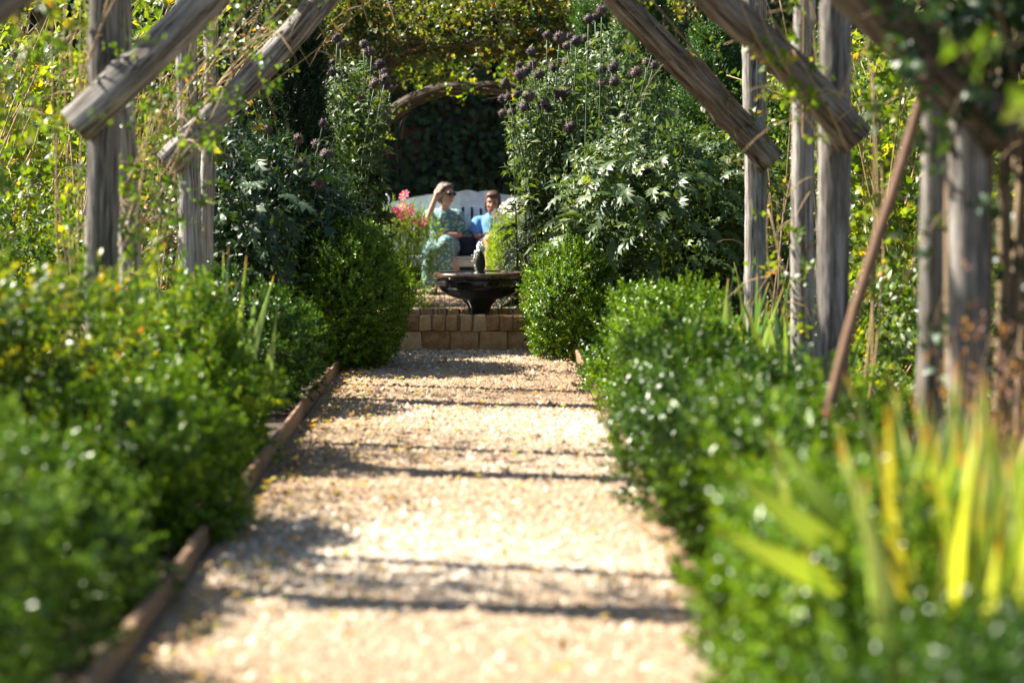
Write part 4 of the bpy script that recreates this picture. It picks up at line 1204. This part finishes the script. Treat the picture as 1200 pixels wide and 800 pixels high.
def hand(w, d, n, thumb, curl=.4, s=1.0):
    """palm and five fingers from the wrist w along d; n = back-of-hand direction; thumb = side"""
    w, d, n, th = (np.array(a, float) for a in (w, d, n, thumb))
    d, n, th = unit(d), unit(n), unit(th)
    out = [cap(w, w + d * .05 * s, .026 * s, .03 * s), cap(w + d * .05 * s - th * .022 * s, w + d * .085 * s - th * .028 * s, .017 * s, .015 * s), cap(w + d * .05 * s + th * .02 * s, w + d * .088 * s + th * .022 * s, .017 * s, .015 * s)]
    for k, L in enumerate((.068, .078, .072, .056)):
        b = w + d * .088 * s + th * (.03 - .02 * k) * s
        m = b + (d * math.cos(curl) - n * math.sin(curl)) * L * .5 * s
        tpt = m + (d * math.cos(curl * 2.1) - n * math.sin(curl * 2.1)) * L * .5 * s
        out += [cap(b, m, .0095 * s, .0088 * s, 8), cap(m, tpt, .0088 * s, .0072 * s, 8)]
    b = w + d * .03 * s + th * .024 * s
    m = b + unit(d * .6 + th * .75 - n * .2) * .04 * s
    out += [cap(b, m, .0125 * s, .0105 * s, 8), cap(m, m + unit(d * .9 + th * .3 - n * .3) * .03 * s, .0105 * s, .008 * s, 8)]
    return out
def head(c, yaw, pitch=0, s=1.0, tilt=0):
    """skull, jaw, nose, ears; the face looks along -Y before turning"""
    Mx = Matrix.Translation(Vector(c)) @ Euler((pitch, tilt, yaw)).to_matrix().to_4x4() @ Matrix.Scale(s, 4)
    tr = lambda sh: ([np.array(Mx @ Vector(tuple(v))) for v in sh[0]], sh[1])
    A = np.array
    sh = [ell(A((0, .012, .03)), (.073, .092, .088)), ell(A((0, -.022, -.035)), (.058, .068, .078)), ell(A((0, -.05, -.085)), (.03, .03, .025)),
          cap((0, -.092, .012), (0, -.108, -.022), .009, .0145, 8), ell(A((.074, .012, -.01)), (.011, .02, .03)), ell(A((-.074, .012, -.01)), (.011, .02, .03)),
          ell(A((0, -.082, -.058)), (.024, .014, .008)), cap((-.045, -.078, .032), (.045, -.078, .032), .011, .011, 8), ell(A((.036, -.064, -.02)), (.022, .02, .02)), ell(A((-.036, -.064, -.02)), (.022, .02, .02))]
    return [tr(q) for q in sh], Mx
def skin_mat(name, a, b):
    m = noise_mat(name, [a, b], [.35, .65], scale=30, rough=.5, bump=0)
    p = m.node_tree.nodes['Principled BSDF']
    p.inputs['Subsurface Weight'].default_value = .08
    p.inputs['Subsurface Scale'].default_value = .02
    return m
M['skin_a'] = skin_mat('skin_warm', (.46, .25, .17), (.55, .32, .23))
M['skin_b'] = skin_mat('skin_tanned', (.44, .22, .15), (.52, .28, .2))
M['hair_a'] = noise_mat('grey_brown_hair', [(.06, .045, .035), (.16, .12, .1)], scale=20, rough=.55, bump=.6, dist=.006, vscale=(3, 3, .6))
M['hair_b'] = noise_mat('brown_hair', [(.045, .022, .014), (.11, .055, .035)], scale=20, rough=.5, bump=.6, dist=.006, vscale=(3, 3, .6))
M['navy'] = plain('navy_cloth', (.012, .016, .035), .85)
M['blue'] = noise_mat('blue_shirt_cloth', [(.09, .25, .58), (.13, .33, .7)], [.35, .65], scale=9, rough=.85, bump=.25, dist=.006)
M['black'] = plain('black_plastic', (.008, .008, .009), .25)
M['shoe_white'] = plain('white_shoe', (.68, .68, .74), .6)
M['dark_sandal'] = plain('dark_sandal', (.03, .02, .018), .6)
M['lip'] = plain('lip', (.34, .11, .10), .5)
m_, t_, p_, o_ = new_mat('teal_patterned_cloth')
tc_ = t_.nodes.new('ShaderNodeTexCoord'); vo_ = t_.nodes.new('ShaderNodeTexVoronoi'); vo_.inputs['Scale'].default_value = 30
no_ = t_.nodes.new('ShaderNodeTexNoise'); no_.inputs['Scale'].default_value = 18
t_.links.new(tc_.outputs['Object'], vo_.inputs['Vector']); t_.links.new(tc_.outputs['Object'], no_.inputs['Vector'])
ra_ = ramp(t_, [(.55, .60, .52), (.46, .53, .47), (.12, .27, .28), (.08, .2, .22)], [.0, .3, .42, .8])
t_.links.new(vo_.outputs['Distance'], ra_.inputs[0]); t_.links.new(ra_.outputs[0], p_.inputs['Base Color'])
bu_ = t_.nodes.new('ShaderNodeBump'); bu_.inputs['Strength'].default_value = .5; bu_.inputs['Distance'].default_value = .012
t_.links.new(no_.outputs[0], bu_.inputs['Height']); t_.links.new(bu_.outputs[0], p_.inputs['Normal'])
p_.inputs['Roughness'].default_value = .85
M['teal'] = m_

def face_bits(Mx, parent, eyes=True):
    for s in (-1, 1):
        if eyes:
            v, f = ell(np.array((s * .03, -.082, .012)), (.012, .006, .007), nu=8, nv=6)
            link('eye', py_mesh('eye', [Mx @ Vector(tuple(q)) for q in v], f, M['black'], True), parent)
    v, f = ell(np.array((0, -.094, -.058)), (.022, .006, .006), nu=10, nv=6)
    link('mouth', py_mesh('mouth', [Mx @ Vector(tuple(q)) for q in v], f, M['lip'], True), parent)

def person_dress():
    e = empty('person', (-.42, BY + .03, 0), 'person in a long teal patterned dress and sunglasses, one hand raised to the forehead', 'person', 'people on the bench')
    A = np.array
    hc = (.03, -.04, 1.075)
    hs, Mx = head(hc, R(48), R(4))
    body = [cap((0, .06, .50), (0, .10, .82), .12, .115), ell(A((0, .05, .50)), (.165, .13, .11)), cap((-.13, .09, .865), (.13, .09, .865), .055, .055), cap((.01, .07, .88), (.025, .0, 1.0), .05, .046)] + hs
    # legs, one crossed over the other
    body += [cap((-.09, .02, .48), (-.08, -.42, .49), .085, .06), cap((-.08, -.42, .48), (-.10, -.46, .11), .055, .034), cap((-.10, -.45, .07), (-.11, -.62, .045), .036, .03),
             cap((.09, .02, .49), (.02, -.42, .585), .085, .06), cap((.02, -.42, .57), (.16, -.50, .24), .054, .034), cap((.16, -.50, .21), (.22, -.64, .22), .036, .028)]
    # raised arm: elbow forward, hand on the forehead; the other forearm across the lap
    body += [cap((-.165, .08, .85), (-.17, -.15, .80), .046, .04), cap((-.17, -.15, .80), (-.085, -.165, 1.035), .037, .027)] + hand((-.085, -.165, 1.04), (.35, .18, .9), (-.5, -.85, .1), (.75, -.4, -.3), .35, .95)
    body += [cap((.17, .08, .85), (.21, -.02, .63), .046, .04), cap((.21, -.02, .63), (.03, -.20, .64), .037, .027)] + hand((.03, -.20, .64), (-.95, -.2, -.1), (0, -.4, .9), (0, -.7, .6), .4, .95)
    link('body', fuse('body', body, M['skin_a'], .009, 3), e)
    dress = [cap((0, .06, .52), (0, .10, .80), .15, .145), ell(A((0, .05, .5)), (.2, .16, .13)), cap((-.14, .09, .855), (.14, .09, .855), .068, .068),
             cap((-.165, .08, .85), (-.17, -.08, .815), .065, .062), cap((.17, .08, .85), (.21, .0, .65), .062, .058),
             cap((-.10, .0, .47), (-.10, -.42, .46), .125, .11), cap((.08, .0, .49), (.03, -.42, .55), .125, .10), cap((-.02, -.2, .5), (-.03, -.42, .48), .12, .10),
             cap((-.11, -.42, .46), (-.13, -.44, .17), .11, .10), cap((.02, -.42, .54), (.08, -.44, .26), .10, .09), cap((-.05, -.42, .45), (-.04, -.42, .18), .11, .10), cap((.05, -.36, .4), (.06, -.36, .2), .1, .09),
             cap((-.14, -.40, .2), (.02, -.40, .16), .085, .085)]
    link('dress', fuse('dress', dress, M['teal'], .012, 5), e)
    hair = [([np.array(Mx @ Vector(tuple(v))) for v in sh[0]], sh[1]) for sh in
            (ell(A((0, .03, .05)), (.086, .095, .088)), ell(A((0, .06, -.02)), (.08, .065, .085)), ell(A((.06, .035, .0)), (.03, .05, .06)), ell(A((-.06, .035, .0)), (.03, .05, .06)), ell(A((0, -.035, .10)), (.06, .05, .03)))]
    link('hair', fuse('hair', hair, M['hair_a'], .011, 2), e)
    gl = []
    for s in (-1, 1):
        gl += [ell(A((s * .034, -.093, .012)), (.03, .009, .022))]
        gl += [cap((s * .062, -.085, .018), (s * .082, .015, .018), .005, .004, 6)]
    gl += [cap((-.02, -.1, .018), (.02, -.1, .018), .005, .005, 6)]
    V, F = [], []
    for v, f in gl:
        F += [tuple(i + len(V) for i in q) for q in f]; V += [Mx @ Vector(tuple(q)) for q in v]
    link('sunglasses', py_mesh('sunglasses', V, F, M['black'], True), e)
    face_bits(Mx, e, False)
    for (a, b, m) in (((.155, -.5, .20), (.225, -.66, .205), 'shoe_white'), ((-.10, -.44, .05), (-.112, -.64, .035), 'dark_sandal')):
        link('shoe', fuse('shoe', [cap(a, b, .046, .04), cap(A(a) - [0, 0, .02], A(b) - [0, 0, .012], .04, .034)], M[m], .01, 2), e)

def person_blue():
    e = empty('person', (.115, BY + .02, 0), 'person in a blue short-sleeved shirt with folded arms and crossed bare legs', 'person', 'people on the bench')
    A = np.array
    hc = (.0, .02, .985)
    hs, Mx = head(hc, R(-6), R(6), 1.0, R(3))
    body = [cap((0, .06, .50), (0, .12, .74), .125, .12), ell(A((0, .05, .49)), (.17, .13, .1)), cap((-.13, .12, .79), (.13, .12, .79), .056, .056), cap((0, .11, .81), (0, .06, .92), .05, .047)] + hs
    body += [cap((.09, .02, .47), (.09, -.42, .45), .085, .06), cap((.09, -.42, .44), (.09, -.43, .10), .055, .036), cap((.09, -.43, .065), (.10, -.6, .045), .036, .03),
             cap((-.09, .02, .48), (-.03, -.40, .60), .088, .064), cap((-.03, -.40, .59), (-.05, -.50, .24), .056, .036), cap((-.05, -.50, .21), (-.06, -.66, .19), .036, .029)]
    body += [cap((-.175, .11, .775), (-.205, .0, .60), .047, .042), cap((-.205, .0, .60), (.01, -.16, .645), .039, .028)] + hand((.01, -.16, .645), (.95, -.1, .15), (0, -.6, .7), (0, -.3, .9), .35, .95)
    body += [cap((.175, .11, .775), (.205, .0, .59), .047, .042), cap((.205, .0, .59), (.0, -.11, .61), .039, .028)] + hand((.0, -.12, .61), (-.95, -.1, .1), (0, -.6, .7), (0, -.3, .9), .35, .95)
    link('body', fuse('body', body, M['skin_b'], .009, 3), e)
    shirt = [cap((0, .06, .50), (0, .12, .735), .155, .15), ell(A((0, .05, .5)), (.185, .15, .1)), cap((-.14, .12, .78), (.14, .12, .78), .068, .068),
             cap((-.165, .115, .775), (-.195, .045, .675), .066, .068), cap((.165, .115, .775), (.195, .045, .675), .066, .068)]
    link('shirt', fuse('shirt', shirt, M['blue'], .011, 4), e)
    shorts = [ell(A((0, .05, .48)), (.19, .15, .095)), cap((.09, .0, .47), (.09, -.24, .465), .11, .10), cap((-.09, .0, .48), (-.06, -.22, .535), .11, .10)]
    link('shorts', fuse('shorts', shorts, M['navy'], .011, 4), e)
    hair = [([np.array(Mx @ Vector(tuple(v))) for v in sh[0]], sh[1]) for sh in
            (ell(A((0, .03, .05)), (.088, .098, .085)), ell(A((0, .055, -.03)), (.086, .068, .10)), ell(A((.068, .02, -.02)), (.024, .055, .085)), ell(A((-.068, .02, -.02)), (.024, .055, .085)), ell(A((0, -.055, .092)), (.066, .045, .028)))]
    link('hair', fuse('hair', hair, M['hair_b'], .011, 2), e)
    face_bits(Mx, e)
    for (a, b) in (((-.05, -.5, .20), (-.062, -.68, .18)), ((.09, -.42, .045), (.10, -.62, .035))):
        link('shoe', fuse('shoe', [cap(a, b, .045, .039)], M['dark_sandal'], .01, 2), e)
person_dress()
person_blue()

# handbag between them
hb = empty('handbag', (-.155, BY - .03, .412), 'dark navy bag standing on the bench between the two people', 'bag')
sh = [ell(np.array((0, 0, .10)), (.105, .075, .105)), cap((-.08, 0, .035), (.08, 0, .035), .045, .045), cap((-.07, 0, .18), (.07, 0, .18), .03, .03)]
link('bag_body', fuse('bag_body', sh, M['navy'], .012, 2), hb)
v, f, gr = tube([(-.06, 0, .19), (-.05, 0, .25), (0, 0, .28), (.05, 0, .25), (.06, 0, .19)], .008, 6)
link('handle', tri_mesh('handle', v, f, M['navy'], smooth=True), hb)
